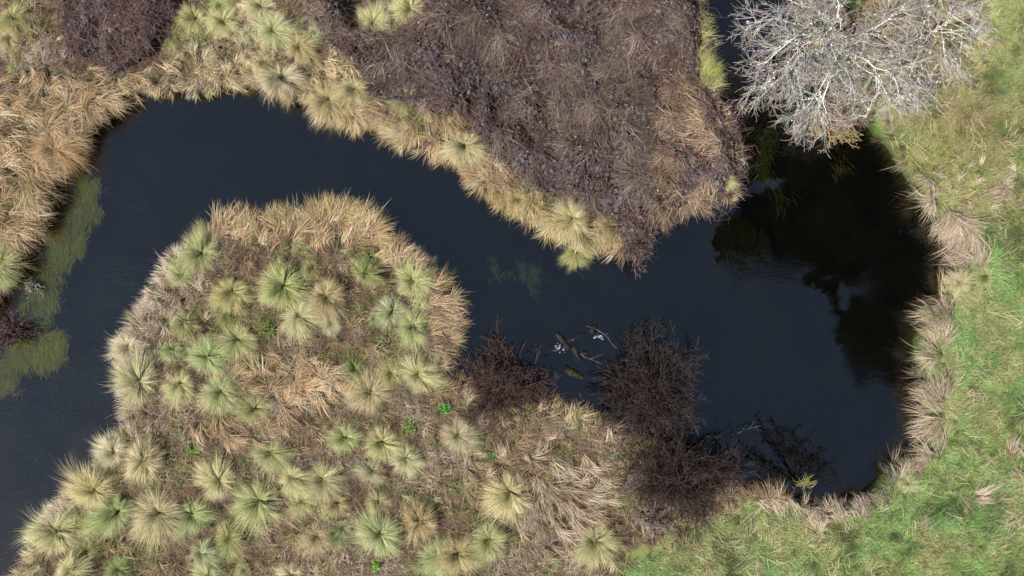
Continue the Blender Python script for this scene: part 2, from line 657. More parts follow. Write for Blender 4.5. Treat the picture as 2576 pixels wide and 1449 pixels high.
def grow(par, k, length, ang, m=5, t0=0.2, t1=1.0, wobble=0.18, pull=(0, 0, 0), R=rng, keep=0.6):
    """Side shoots on every polyline of par (N,n,3): returns (N*k, m, 3) and their start parameter."""
    N, n, _ = par.shape
    t = t0 + (t1 - t0) * (np.arange(k)[None, :] + R.random((N, k))) / k
    t = np.clip(t, 0, 0.999).ravel()
    idx = np.repeat(np.arange(N), k)
    f = t * (n - 1)
    i = np.minimum(f.astype(int), n - 2)
    fr = (f - i)[:, None]
    p0 = par[idx, i] * (1 - fr) + par[idx, i + 1] * fr
    tg = par[idx, i + 1] - par[idx, i]
    tg /= np.linalg.norm(tg, axis=1, keepdims=True) + 1e-9
    M = len(p0)
    rv = R.normal(size=(M, 3))
    rv -= (rv * tg).sum(1, keepdims=True) * tg
    rv /= np.linalg.norm(rv, axis=1, keepdims=True) + 1e-9
    a = ang * (0.6 + 0.8 * R.random((M, 1)))
    d = tg * np.cos(a) + rv * np.sin(a)
    L = length * (0.55 + 0.9 * R.random((M, 1))) * (1.15 - 0.5 * t[:, None])
    pts = np.zeros((M, m, 3))
    pts[:, 0] = p0
    pull = np.asarray(pull, float)
    w = R.normal(size=(M, 3)) * wobble
    for j in range(1, m):
        w = keep * w + R.normal(size=(M, 3)) * wobble
        d = d + w * 0.5 + pull / m
        d /= np.linalg.norm(d, axis=1, keepdims=True) + 1e-9
        pts[:, j] = pts[:, j - 1] + d * L / (m - 1)
    return pts, t


def rcol(base, n, var=0.2, R=rng):
    """n colours round base, varied mostly in value."""
    b = np.asarray(base, float)
    return np.clip(b[None] * (1 + var * R.normal(size=(n, 1))) * (1 + var * 0.25 * R.normal(size=(n, 3))), 0.004, 0.9)


# ------------------------------------------------------------------ ground: one sheet to the horizon
def build_ground():
    fine_x = np.arange(-18.6, 18.61, 0.13)
    fine_y = np.arange(-11.6, 11.61, 0.13)
    far = np.array([0.6, 1.5, 3, 5, 9, 16, 30, 60, 120, 260, 600])
    xs = np.concatenate([(-18.6 - far)[::-1], fine_x, 18.6 + far])
    ys = np.concatenate([(-11.6 - far)[::-1], fine_y, 11.6 + far])
    X, Y = np.meshgrid(xs, ys, indexing='ij')
    D = sdf_calc(X, Y)
    Z = land_z(X, Y, D)
    V = np.stack([X, Y, Z], -1).reshape(-1, 3)
    ny = len(ys)
    i, j = np.meshgrid(np.arange(len(xs) - 1), np.arange(ny - 1), indexing='ij')
    a = (i * ny + j).ravel()
    Q = np.stack([a, a + ny, a + ny + 1, a + 1], 1)
    me = mesh_np('ground', V, Q, None, None, 'soil', True)
    mea = in_poly(MEADOW, X + 0.5 * (fbm(X, Y, 1.0, 41) - 0.5), Y).astype(np.float32)
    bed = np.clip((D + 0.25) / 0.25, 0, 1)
    for nm, arr in (('meadow', mea), ('bed', bed)):
        at = me.attributes.new(nm, 'FLOAT', 'POINT')
        at.data.foreach_set('value', np.ascontiguousarray(arr, np.float32).ravel())
    tag(obj('ground', me), 'damp soil of the river banks and the muddy river bed', 'ground', kind='structure')


def build_water():
    xs = np.concatenate([[-60, -40, -28], np.arange(-20, 20.1, 0.2), [28, 40, 60]])
    ys = np.concatenate([[-45, -28, -18], np.arange(-13, 13.1, 0.2), [18, 28, 45]])
    X, Y = np.meshgrid(xs, ys, indexing='ij')
    V = np.stack([X, Y, np.full(X.shape, WATER_Z)], -1).reshape(-1, 3)
    ny = len(ys)
    i, j = np.meshgrid(np.arange(len(xs) - 1), np.arange(ny - 1), indexing='ij')
    a = (i * ny + j).ravel()
    Q = np.stack([a, a + ny, a + ny + 1, a + 1], 1)
    me = mesh_np('river', V, Q, None, None, 'river_water', True)
    rf = np.full(X.shape, 0.02)
    for (px, py, rx, ry, s) in [(300, 620, 190, 170, 0.85), (240, 820, 170, 160, 0.75), (110, 1040, 190, 140, 0.85), (330, 420, 170, 130, 0.20), (480, 470, 180, 80, 0.16),
                                (80, 1250, 150, 180, 0.16), (1500, 760, 140, 90, 0.10), (2230, 790, 90, 120, 0.12), (1900, 680, 90, 60, 0.08)]:
        c = P(px, py, WATER_Z)
        rf = rf + s * np.exp(-(((X - c[0]) / (rx * K)) ** 2 + ((Y - c[1]) / (ry * K)) ** 2))
    rf = rf * np.clip((fbm(X, Y, 1.5, 821) - 0.36) / 0.22, 0.12, 1.7)
    at = me.attributes.new('riffle', 'FLOAT', 'POINT')
    at.data.foreach_set('value', rf.astype(np.float32).ravel())
    tag(obj('river', me), 'dark slate blue river bending round the grassy point', 'river', kind='structure')


build_ground()
build_water()

# ------------------------------------------------------------------ ground cover
STRAW = (0.46, 0.36, 0.205)
PALE = (0.56, 0.48, 0.32)
BLEACH = (0.62, 0.52, 0.39)
ORANGE = (0.43, 0.305, 0.182)
GOLD = (0.46, 0.35, 0.175)
BROWN = (0.24, 0.165, 0.105)
DBROWN = (0.115, 0.075, 0.052)
PINK = (0.46, 0.365, 0.27)
GREYB = (0.30, 0.245, 0.20)
GREEN = (0.17, 0.205, 0.075)
BGREEN = (0.15, 0.23, 0.06)
OLIVE = (0.24, 0.23, 0.085)
YGREEN = (0.27, 0.28, 0.09)


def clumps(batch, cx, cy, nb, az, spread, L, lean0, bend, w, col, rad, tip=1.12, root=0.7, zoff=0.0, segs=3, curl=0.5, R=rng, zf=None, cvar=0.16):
    """Tufts of blades: one tuft at every (cx, cy), each with its own heading and colour."""
    n = len(cx)
    if n == 0:
        return
    nb = np.broadcast_to(np.asarray(nb, int), (n,))
    idx = np.repeat(np.arange(n), nb)
    N = len(idx)
    g = lambda v: np.broadcast_to(np.asarray(v, float), (n,))[idx]
    r = g(rad) * np.sqrt(R.random(N))
    a = R.random(N) * 2 * math.pi
    x = cx[idx] + r * np.cos(a)
    y = cy[idx] + r * np.sin(a)
    z = (gz(x, y) if zf is None else zf(x, y)) + g(zoff)
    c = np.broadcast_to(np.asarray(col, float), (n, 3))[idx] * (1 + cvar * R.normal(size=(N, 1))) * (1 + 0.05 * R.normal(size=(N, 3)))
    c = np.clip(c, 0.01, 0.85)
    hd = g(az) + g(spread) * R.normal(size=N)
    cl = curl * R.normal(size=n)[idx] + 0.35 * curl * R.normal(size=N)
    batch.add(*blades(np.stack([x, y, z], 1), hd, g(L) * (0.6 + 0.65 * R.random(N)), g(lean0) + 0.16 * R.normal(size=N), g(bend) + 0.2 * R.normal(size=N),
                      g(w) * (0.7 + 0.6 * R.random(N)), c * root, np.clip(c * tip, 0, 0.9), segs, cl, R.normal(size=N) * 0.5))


def scatter(n, x0=-17.4, x1=17.4, y0=-10.2, y1=10.2, R=rng):
    return R.uniform(x0, x1, n), R.uniform(y0, y1, n)


FRINGE = [  # plan x, y, colour, length of blade, density
    (-100, 700, ORANGE, .8, 1), (60, 450, ORANGE, .85, 1.2), (90, 560, ORANGE, .85, 1.2), (170, 370, ORANGE, .8, 1.1), (250, 270, ORANGE, .75, 1.1), (320, 240, STRAW, .5, .8),
    (450, 230, PALE, .4, .8), (560, 230, STRAW, .4, .8), (640, 235, ORANGE, .5, .9), (720, 260, STRAW, .5, .8), (860, 300, STRAW, .55, 1), (940, 300, ORANGE, .6, 1),
    (1000, 360, GOLD, .55, 1), (1080, 380, ORANGE, .65, 1), (1180, 450, ORANGE, .65, 1.1), (1240, 490, GOLD, .65, 1.1), (1340, 545, GOLD, .65, 1.1), (1400, 590, STRAW, .65, 1.1),
    (1470, 610, OLIVE, .6, 1), (1540, 610, ORANGE, .65, 1), (1600, 640, DBROWN, .35, .4), (1660, 590, DBROWN, .4, .5), (1740, 545, BROWN, .5, .9), (1830, 520, STRAW, .6, 1.0),
    (1880, 430, GREYB, .6, .9), (1870, 340, BROWN, .5, .8), (1850, 240, PINK, .5, .8), (1815, 150, YGREEN, .7, 1.2), (1800, 60, OLIVE, .55, .9), (1790, -30, BROWN, .5, .8),
    (520, 540, ORANGE, .6, 1.1), (620, 530, ORANGE, .65, 1.2), (720, 530, ORANGE, .7, 1.3), (830, 500, GOLD, .75, 1.3), (930, 530, GOLD, .75, 1.3), (985, 590, ORANGE, .7, 1.2),
    (1060, 640, PINK, .6, 1), (1120, 690, BROWN, .6, 1), (1160, 760, (0.38, 0.28, 0.18), .65, 1.2), (1170, 860, (0.30, 0.225, 0.15), .65, 1.2), (1145, 930, BROWN, .5, 1), (1230, 975, DBROWN, .4, .6),
    (1400, 1005, STRAW, .45, .7), (1470, 1020, BROWN, .4, .7), (1600, 1070, DBROWN, .4, .6), (1730, 1140, DBROWN, .4, .6), (1850, 1215, BROWN, .5, .9),
    (430, 610, PINK, .5, 1), (360, 690, BLEACH, .5, 1), (310, 780, PINK, .55, 1.1), (270, 860, BLEACH, .5, 1), (280, 960, BLEACH, .5, 1), (280, 1050, PINK, .5, 1),
    (225, 1130, BLEACH, .5, 1), (150, 1240, BLEACH, .55, 1), (70, 1330, BLEACH, .55, 1), (30, 1430, STRAW, .55, 1), (-60, 1560, STRAW, .5, 1),
    (2000, 60, BROWN, .4, .6), (2060, 200, BROWN, .4, .7), (2130, 310, DBROWN, .35, .6), (2200, 340, DBROWN, .4, .8), (2240, 400, BROWN, .4, .9), (2265, 470, PINK, .75, 1.1), (2320, 560, PINK, .95, 1.2),
    (2380, 620, PINK, .95, 1.2), (2345, 690, STRAW, .7, 1), (2330, 770, PINK, .85, 1), (2285, 840, PINK, 1.0, 1.2), (2275, 900, PINK, 1.0, 1.2), (2290, 980, PINK, .95, 1.2),
    (2305, 1080, PINK, .85, 1.2), (2240, 1140, GREYB, .6, .8), (2180, 1200, GREYB, .7, .9), (2100, 1245, PINK, .55, 1.1), (2000, 1215, BROWN, .6, 1.1), (1920, 1215, BROWN, .55, 1.1)]
_fa = PW([(f[0], f[1]) for f in FRINGE])
_fc = np.array([f[2] for f in FRINGE])
_fl = np.array([f[3] for f in FRINGE])
_fd = np.array([f[4] for f in FRINGE])


def fringe_near(x, y, jitter=0.5):
    xj = x + rng.normal(size=len(x)) * jitter
    yj = y + rng.normal(size=len(x)) * jitter
    k = np.zeros(len(x), int)
    best = np.full(len(x), 1e9)
    for i in range(len(_fa)):
        d = (xj - _fa[i, 0]) ** 2 + (yj - _fa[i, 1]) ** 2
        m = d < best
        k[m] = i
        best[m] = d[m]
    return k


LEFT_SIDE = PW([(-900, -400), (345, -400), (345, 330), (150, 700), (-100, 900), (-900, 1000)])
ISLAND = PW([(1640, 700), (1250, 1000), (1130, 640), (960, 470), (700, 470), (500, 500), (200, 850), (-300, 1600), (-300, 2100), (1500, 2100), (2000, 1300), (1900, 1150)])
RIGHT_SIDE = PW([(1965, -400), (2020, 200), (2150, 480), (2200, 1000), (2050, 1150), (1900, 1180), (1895, 1300), (2000, 1700), (3500, 1700), (3500, -400)])


def build_fringe():
    x, y = scatter(90000, -17.8, 17.8, -10.6, 10.6)
    d = samp(SDF, x, y)
    m = (d > -1.0) & (d < -0.06)
    x, y, d = x[m], y[m], d[m]
    k = fringe_near(x, y, 0.35)
    p = _fd[k] * np.where(d > -0.55, 1.0, 0.55 * (1 + d) / 0.45)
    p = p * np.clip((vnoise(x, y, 0.9, 811) - 0.10) / 0.35, 0.40, 1.25)
    m = rng.random(len(x)) < p * 0.30
    x, y, d, k = x[m], y[m], d[m], k[m]
    az = np.arctan2(samp(SGY, x, y), samp(SGX, x, y))
    drift = 1.9 * (vnoise(x, y, 1.1, 61) - 0.5) + 2.0 * (vnoise(x, y, 0.5, 62) - 0.5) + 0.35 * rng.normal(size=len(x))
    L = _fl[k] * (0.8 + 0.45 * vnoise(x, y, 0.6, 63)) * np.where(d > -0.3, 0.92, 1.05)
    c = _fc[k] * (0.55 + 0.75 * vnoise(x, y, 0.35, 64) + 0.12 * rng.normal(size=len(x)))[:, None]
    v = rng.random(len(x))
    c = np.where((v < 0.16)[:, None], 0.5 * c + 0.5 * np.array(PALE), c)
    c = np.where((v > 0.84)[:, None], 0.5 * c + 0.5 * np.array(BROWN) * 0.8, c)
    c = np.where((rng.random(len(x)) < 0.08)[:, None], np.array(OLIVE), c)
    left, isl, right = in_poly(LEFT_SIDE, x, y), in_poly(ISLAND, x, y), in_poly(RIGHT_SIDE, x, y)
    left &= ~isl
    rest = ~(left | isl | right)
    isl &= ~right
    right &= d > -0.72
    right &= (rng.random(len(x)) < np.clip((vnoise(x, y, 0.55, 815) - 0.22) / 0.4, 0.08, 1))
    for msk, lab in ((left, 'orange tan sedge draping over the left bank'), (rest, 'straw coloured sedge along the far bank below the brambles'),
                     (isl, 'tan and bleached sedge round the edge of the grassy point'), (right, 'pinkish dry grass hanging over the right bank')):
        b = Batch()
        n = int(msk.sum())
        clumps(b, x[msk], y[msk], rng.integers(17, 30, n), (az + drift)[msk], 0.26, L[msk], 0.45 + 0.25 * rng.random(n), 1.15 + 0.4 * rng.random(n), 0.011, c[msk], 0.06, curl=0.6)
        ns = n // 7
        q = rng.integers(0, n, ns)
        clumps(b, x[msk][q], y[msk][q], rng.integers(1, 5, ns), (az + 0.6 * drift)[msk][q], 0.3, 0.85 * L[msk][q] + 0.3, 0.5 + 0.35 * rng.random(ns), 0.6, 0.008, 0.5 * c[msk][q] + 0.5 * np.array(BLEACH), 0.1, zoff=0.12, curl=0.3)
        tag(obj('bank_sedge', b.mesh('bank_sedge', 'grass_blade')), lab, 'sedge', kind='stuff')


build_fringe()

# flattened drifts of sedge and dead grass away from the water: x, y, rx, ry, colour, length, tufts per m2, heading (degrees, None = noisy)
DRIFTS = [(120, 420, 190, 230, ORANGE, .8, 20, -15), (180, 250, 190, 90, ORANGE, .7, 18, -30), (60, 600, 80, 60, ORANGE, .8, 20, -10), (330, 290, 60, 60, ORANGE, .6, 12, -40),
          (560, 190, 240, 80, STRAW, .45, 13, None), (620, 110, 160, 90, STRAW, .45, 12, None), (780, 190, 80, 80, STRAW, .5, 14, -70), (900, 270, 90, 60, STRAW, .55, 14, -80),
          (860, 160, 50, 70, STRAW, .5, 12, -70), (1090, 330, 90, 60, ORANGE, .65, 20, -60), (1010, 300, 60, 50, OLIVE, .5, 12, -90), (1210, 420, 80, 60, ORANGE, .65, 20, -60),
          (1330, 520, 80, 40, GOLD, .6, 18, -70), (1450, 575, 80, 45, STRAW, .6, 16, -50), (1540, 590, 40, 50, ORANGE, .6, 18, -90), (1810, 490, 80, 40, STRAW, .6, 16, 10),
          (740, 570, 250, 60, ORANGE, .65, 22, 70), (900, 560, 90, 60, GOLD, .7, 24, 40), (820, 620, 130, 45, BROWN, .45, 16, None), (1060, 660, 60, 50, PINK, .5, 14, 60),
          (1120, 780, 55, 130, ORANGE, .6, 20, -10), (1130, 880, 60, 50, BROWN, .6, 18, -20), (740, 960, 140, 75, ORANGE, .6, 26, None), (580, 1085, 110, 40, ORANGE, .6, 20, -25),
          (690, 1050, 70, 40, ORANGE, .55, 16, -60), (1400, 1250, 160, 110, (0.44, 0.345, 0.25), .6, 17, -35), (1330, 1140, 90, 60, BROWN, .5, 16, None), (1420, 1080, 90, 50, (0.38, 0.30, 0.18), .5, 12, None),
          (1200, 1180, 110, 60, (0.38, 0.29, 0.20), .45, 9, None), (1470, 1350, 120, 80, (0.40, 0.31, 0.21), .45, 8, -45), (1030, 1220, 70, 90, (0.38, 0.29, 0.20), .4, 7, None), (400, 760, 110, 110, PINK, .4, 14, None),
          (350, 880, 60, 60, PINK, .35, 12, None), (440, 650, 70, 60, PINK, .4, 12, None), (330, 1060, 60, 60, BROWN, .35, 10, None), (1680, 1300, 110, 60, BROWN, .4, 12, None),
          (2020, 1240, 150, 45, PINK, .6, 18, -30), (2100, 1270, 80, 40, PINK, .55, 18, -35), (2250, 60, 260, 120, BROWN, .35, 16, None), (2200, 200, 160, 100, GREYB, .35, 16, None),
          (2120, 260, 80, 60, BROWN, .35, 16, None), (2480, 480, 140, 70, PINK, .35, 10, None), 
           (1560, 1080, 70, 40, BROWN, .4, 12, None), (110, 220, 120, 60, GREYB, .4, 14, None), (110, 150, 90, 50, GREYB, .4, 12, None), (110, 60, 70, 60, DBROWN, .3, 16, None), (240, 190, 90, 40, (0.30, 0.235, 0.17), .45, 12, None),
          (40, 110, 70, 60, OLIVE, .4, 14, None), (1060, 130, 70, 60, OLIVE, .35, 8, None), (2480, 1260, 60, 25, PINK, .5, 8, 20), (2560, 1180, 40, 60, PINK, .5, 8, 120)]


def build_drifts():
    b = Batch()
    for i, (px, py, rx, ry, col, L, dens, hd) in enumerate(DRIFTS):
        c = P(px, py)
        A, B = rx * K, ry * K
        n = int(math.pi * A * B * dens * 0.75)
        r = np.sqrt(rng.random(n)) * (0.75 + 0.4 * rng.random(n))
        a = rng.random(n) * 2 * math.pi
        x = c[0] + A * r * np.cos(a)
        y = c[1] + B * r * np.sin(a)
        m = samp(SDF, x, y) < -0.12
        x, y = x[m], y[m]
        n = len(x)
        if n == 0:
            continue
        swirl = 2.4 * (vnoise(x, y, 0.9, 70 + i) - 0.5)
        if hd is None:
            az = 4 * math.pi * fbm(x, y, 1.0, 130 + i, 2) + rng.normal(size=n) * 0.6
        else:
            az = math.radians(hd) + swirl
        cc = np.array(col) * (0.50 + 0.85 * vnoise(x, y, 0.3, 64) + 0.12 * rng.normal(size=n))[:, None]
        alt = rng.random(n)
        cc = np.where((alt < 0.10)[:, None], np.array(BROWN), cc)
        cc = np.where((alt > 0.93)[:, None], np.array(PALE), cc)
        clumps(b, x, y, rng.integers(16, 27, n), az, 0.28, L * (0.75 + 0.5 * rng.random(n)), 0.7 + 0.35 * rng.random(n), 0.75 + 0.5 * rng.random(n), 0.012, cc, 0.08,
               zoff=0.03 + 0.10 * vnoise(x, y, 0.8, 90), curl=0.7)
    tag(obj('dry_grass', b.mesh('dry_grass', 'grass_blade')), 'flattened drifts of dry tan grass on the banks', 'dry grass', kind='stuff')


build_drifts()


def build_litter():
    """Low tangle of dead stems, moss and small herbs between the tussocks."""
    b = Batch()
    x, y = scatter(26000)
    d = samp(SDF, x, y)
    xw = x + 0.8 * (fbm(x, y, 1.2, 141) - 0.5)
    yw = y + 0.8 * (fbm(x, y, 1.2, 151) - 0.5)
    m = (d < -0.1) & ~in_poly(MEADOW, xw, yw) & ~in_poly(BRAMBLE_A, xw, yw) & ~(in_poly(BRAMBLE_B, xw, yw))
    x, y = x[m], y[m]
    n = len(x)
    f = fbm(x, y, 1.5, 161)
    g = fbm(x, y, 0.8, 171)
    u = rng.random(n)
    pal = np.array([GREYB, PINK, BROWN, DBROWN, STRAW, GREEN, OLIVE, BGREEN])
    pick = np.where(f < 0.46, 3, np.where(f < 0.53, 2, np.where(f < 0.585, 0, 1)))
    pick = np.where(g > 0.565, 6, pick)
    pick = np.where(g > 0.61, 5, pick)
    pick = np.where(u < 0.12, 4, pick)
    pick = np.where(u > 0.94, 2, pick)
    c = pal[pick] * (0.42 + 0.78 * rng.random((n, 1)))
    L = np.where(pick >= 5, 0.16, np.where(pick == 3, 0.26, 0.34)) * (0.8 + 0.5 * rng.random(n))
    clumps(b, x, y, rng.integers(6, 11, n), rng.random(n) * 6.28, 1.1, L, 0.75 + 0.5 * rng.random(n), 0.5 + 0.5 * rng.random(n), np.where(pick >= 5, 0.016, 0.011), c, 0.14,
           zoff=0.02 + 0.12 * rng.random(n), curl=0.9, segs=2)
    x, y = scatter(2600)
    m = (samp(SDF, x, y) < -0.35) & ~in_poly(MEADOW, x, y) & ~in_poly(BRAMBLE_A, x, y) & ~in_poly(BRAMBLE_B, x, y)
    x, y = x[m], y[m]
    n = len(x)
    pk = np.array([STRAW, GREEN, OLIVE, GREEN, (0.32, 0.32, 0.17), BROWN])[rng.integers(0, 6, n)] * (0.7 + 0.4 * rng.random((n, 1)))
    clumps(b, x, y, rng.integers(14, 30, n), rng.random(n) * 6.28, 1.0, 0.24 + 0.2 * rng.random(n), 0.4 + 0.4 * rng.random(n), 0.9, 0.010, pk, 0.05, zoff=0.05, curl=0.4)
    tag(obj('ground_litter', b.mesh('ground_litter', 'grass_blade')), 'brown tangle of dead stems and moss between the tussocks', 'litter', kind='stuff')


build_litter()


def meadow_color(x, y):
    n = len(x)
    f = fbm(x, y, 2.6, 201)
    g = fbm(x, y, 0.9, 211)
    px = x / K + 1288
    py = 724.5 - y / K
    c = np.tile(np.array((0.215, 0.285, 0.10)), (n, 1))
    lush = np.clip((f - 0.42) / 0.2, 0, 1)[:, None]
    c = c * (1 - lush) + np.array((0.19, 0.345, 0.12)) * lush
    def blob(cx, cy, rx, ry):
        return np.exp(-(((px - cx) / rx) ** 2 + ((py - cy) / ry) ** 2))[:, None]
    for (cx, cy, rx, ry, col, s) in [(2440, 320, 150, 130, (0.20, 0.140, 0.080), 0.97), (2330, 250, 110, 80, (0.27, 0.215, 0.11), 0.85), (2280, 60, 330, 150, (0.32, 0.27, 0.145), 0.85),
                                     (2350, 400, 100, 90, (0.28, 0.28, 0.095), 0.7), (2500, 500, 130, 80, (0.40, 0.36, 0.17), 0.7), (2400, 960, 70, 60, (0.29, 0.45, 0.18), 0.9),
                                     (2400, 1120, 120, 100, (0.29, 0.42, 0.15), 0.65), (2290, 1220, 130, 80, (0.26, 0.36, 0.12), 0.5), (1900, 1330, 220, 70, (0.36, 0.35, 0.16), 0.7),
                                     (1750, 1400, 160, 70, (0.32, 0.29, 0.15), 0.8), (2540, 870, 60, 90, (0.13, 0.19, 0.055), 0.7), (2520, 1290, 60, 60, (0.10, 0.14, 0.06), 0.7),
                                     (2400, 700, 80, 60, (0.33, 0.36, 0.12), 0.6), (2470, 780, 90, 60, (0.32, 0.32, 0.13), 0.5), (2500, 30, 70, 60, (0.33, 0.38, 0.12), 0.5)]:
        k = s * blob(cx, cy, rx, ry)
        c = c * (1 - k) + np.array(col) * k
    dry = np.clip((g - 0.56) / 0.12, 0, 1)[:, None] * (1 - blob(2430, 300, 180, 160))
    c = c * (1 - 0.55 * dry) + np.array((0.40, 0.325, 0.18)) * 0.55 * dry
    dark = np.clip((0.40 - g) / 0.12, 0, 1)[:, None]
    c = c * (1 - 0.62 * dark)
    fine = fbm(x, y, 0.4, 281, 2)
    c = c * (0.62 + 0.76 * fine)[:, None]
    return c


def build_meadow():
    b = Batch()
    x, y = scatter(82000, 2.5, 17.6, -10.4, 10.4)
    d = samp(SDF, x, y)
    xw = x + 1.1 * (fbm(x, y, 1.2, 221) - 0.5)
    yw = y + 1.1 * (fbm(x, y, 1.2, 231) - 0.5)
    m = (d < -0.15) & in_poly(MEADOW, xw, yw)
    x, y = x[m], y[m]
    n = len(x)
    c = meadow_color(x, y) * (0.8 + 0.4 * rng.random((n, 1)))
    tall = fbm(x, y, 1.3, 241)
    L = 0.06 + 0.11 * tall + 0.05 * rng.random(n)
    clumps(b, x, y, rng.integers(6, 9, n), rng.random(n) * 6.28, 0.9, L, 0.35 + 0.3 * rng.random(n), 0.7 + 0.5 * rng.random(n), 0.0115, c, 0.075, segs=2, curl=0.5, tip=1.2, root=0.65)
    x, y = scatter(2600, 2.5, 17.6, -10.4, 10.4)
    m = (samp(SDF, x, y) < -0.5) & in_poly(MEADOW, x, y) & (rng.random(2600) < np.clip((fbm(x, y, 1.8, 271) - 0.42) / 0.12, 0.08, 1))
    x, y = x[m], y[m]
    n = len(x)
    pk = np.array([(0.09, 0.14, 0.04), (0.13, 0.17, 0.05), (0.16, 0.12, 0.07), (0.20, 0.30, 0.09), (0.10, 0.17, 0.08)])[rng.integers(0, 5, n)]
    clumps(b, x, y, rng.integers(12, 26, n), rng.random(n) * 6.28, 1.3, 0.20 + 0.18 * rng.random(n), 0.35 + 0.4 * rng.random(n), 0.8, 0.011, pk, 0.09, segs=2, curl=0.4)
    tag(obj('meadow_grass', b.mesh('meadow_grass', 'grass_blade')), 'short green meadow grass on the right bank', 'grass', kind='stuff')
    # loose straw lying on it
    b = Batch()
    x, y = scatter(5200, 2.5, 17.6, -10.4, 10.4)
    m = (samp(SDF, x, y) < -0.2) & in_poly(MEADOW, x, y)
    x, y = x[m], y[m]
    f = fbm(x, y, 1.4, 251)
    m = rng.random(len(x)) < np.clip((f - 0.40) / 0.15, 0.06, 1)
    x, y = x[m], y[m]
    n = len(x)
    az = 4 * math.pi * fbm(x, y, 1.6, 261, 2)
    clumps(b, x, y, rng.integers(2, 6, n), az, 0.35, 0.45 * (0.6 + 0.8 * rng.random(n)), 1.1 + 0.3 * rng.random(n), 0.35, 0.008, rcol((0.45, 0.37, 0.235), n, 0.2), 0.12, zoff=0.07 + 0.06 * rng.random(n), curl=0.5)
    tag(obj('straw', b.mesh('straw', 'grass_blade')), 'pale loose straw lying over the meadow grass', 'straw', kind='stuff')


build_meadow()


# ------------------------------------------------------------------ brambles
def bramble_h(x, y):
    h = 0.32 + 0.55 * np.clip((fbm(x, y, 1.5, 301) - 0.32) / 0.34, 0, 1) + 0.35 * (fbm(x, y, 0.5, 311) - 0.5)
    d = samp(SDF, x, y)
    return gz(x, y) * (d < -0.2) + np.clip(h, 0.12, 1.4) * np.clip((-d) / 0.7, 0.25, 1)


def leaf5(x, y, z, R=rng):
    """Bramble leaves: three to five pointed leaflets spread from one stalk tip, each a small folded blade."""
    n = len(x)
    V, Q, C = [], [], []
    head = R.random(n) * 6.28
    tilt = R.normal(size=(n, 2)) * 0.30
    size = 0.052 + 0.030 * R.random(n)
    u = R.random(n)
    pal = np.array([(0.069, 0.055, 0.064), (0.046, 0.040, 0.042), (0.072, 0.050, 0.043), (0.050, 0.053, 0.039), (0.098, 0.074, 0.056)])
    zone = fbm(x, y, 1.3, 321)
    pick = np.where(zone < 0.42, 2, np.where(zone < 0.52, 1, 0))
    pick = np.where(u < 0.16, 3, pick)
    pick = np.where(u > 0.88, 4, pick)
    col = pal[pick] * (0.75 + 0.5 * R.random((n, 1))) * (0.72 + 0.40 * np.clip((x + 1.5) / 6, 0, 1))[:, None]
    nl = 5
    offs = np.array([0, 1.15, -1.15, 2.15, -2.15])
    use5 = R.random(n) < 0.6
    k = 0
    for li in range(nl):
        sel = np.ones(n, bool) if li < 3 else use5
        a = head[sel] + offs[li] + R.normal(size=sel.sum()) * 0.12
        s = size[sel] * (1.0 if li == 0 else 0.88 if li < 3 else 0.66)
        dx, dy = np.cos(a), np.sin(a)
        nx, ny = -dy, dx
        pts = []
        for (f, w, up) in ((0.12, 0, 0), (0.62, 0.40, 0.10), (1.25, 0, -0.06), (0.62, -0.40, 0.10)):
            ox = s * (f * dx + w * nx)
            oy = s * (f * dy + w * ny)
            oz = s * up + ox * tilt[sel, 0] + oy * tilt[sel, 1]
            pts.append(np.stack([x[sel] + ox, y[sel] + oy, z[sel] + oz], 1))
        m = int(sel.sum())
        V.append(np.stack(pts, 1).reshape(-1, 3))
        Q.append((k + np.arange(m) * 4)[:, None] + np.array([[0, 1, 2, 3]]))
        C.append(np.repeat(col[sel] * (0.9 + 0.2 * R.random((m, 1))), 4, 0))
        k += 4 * m
    return np.concatenate(V), np.concatenate(Q), None, np.concatenate(C)


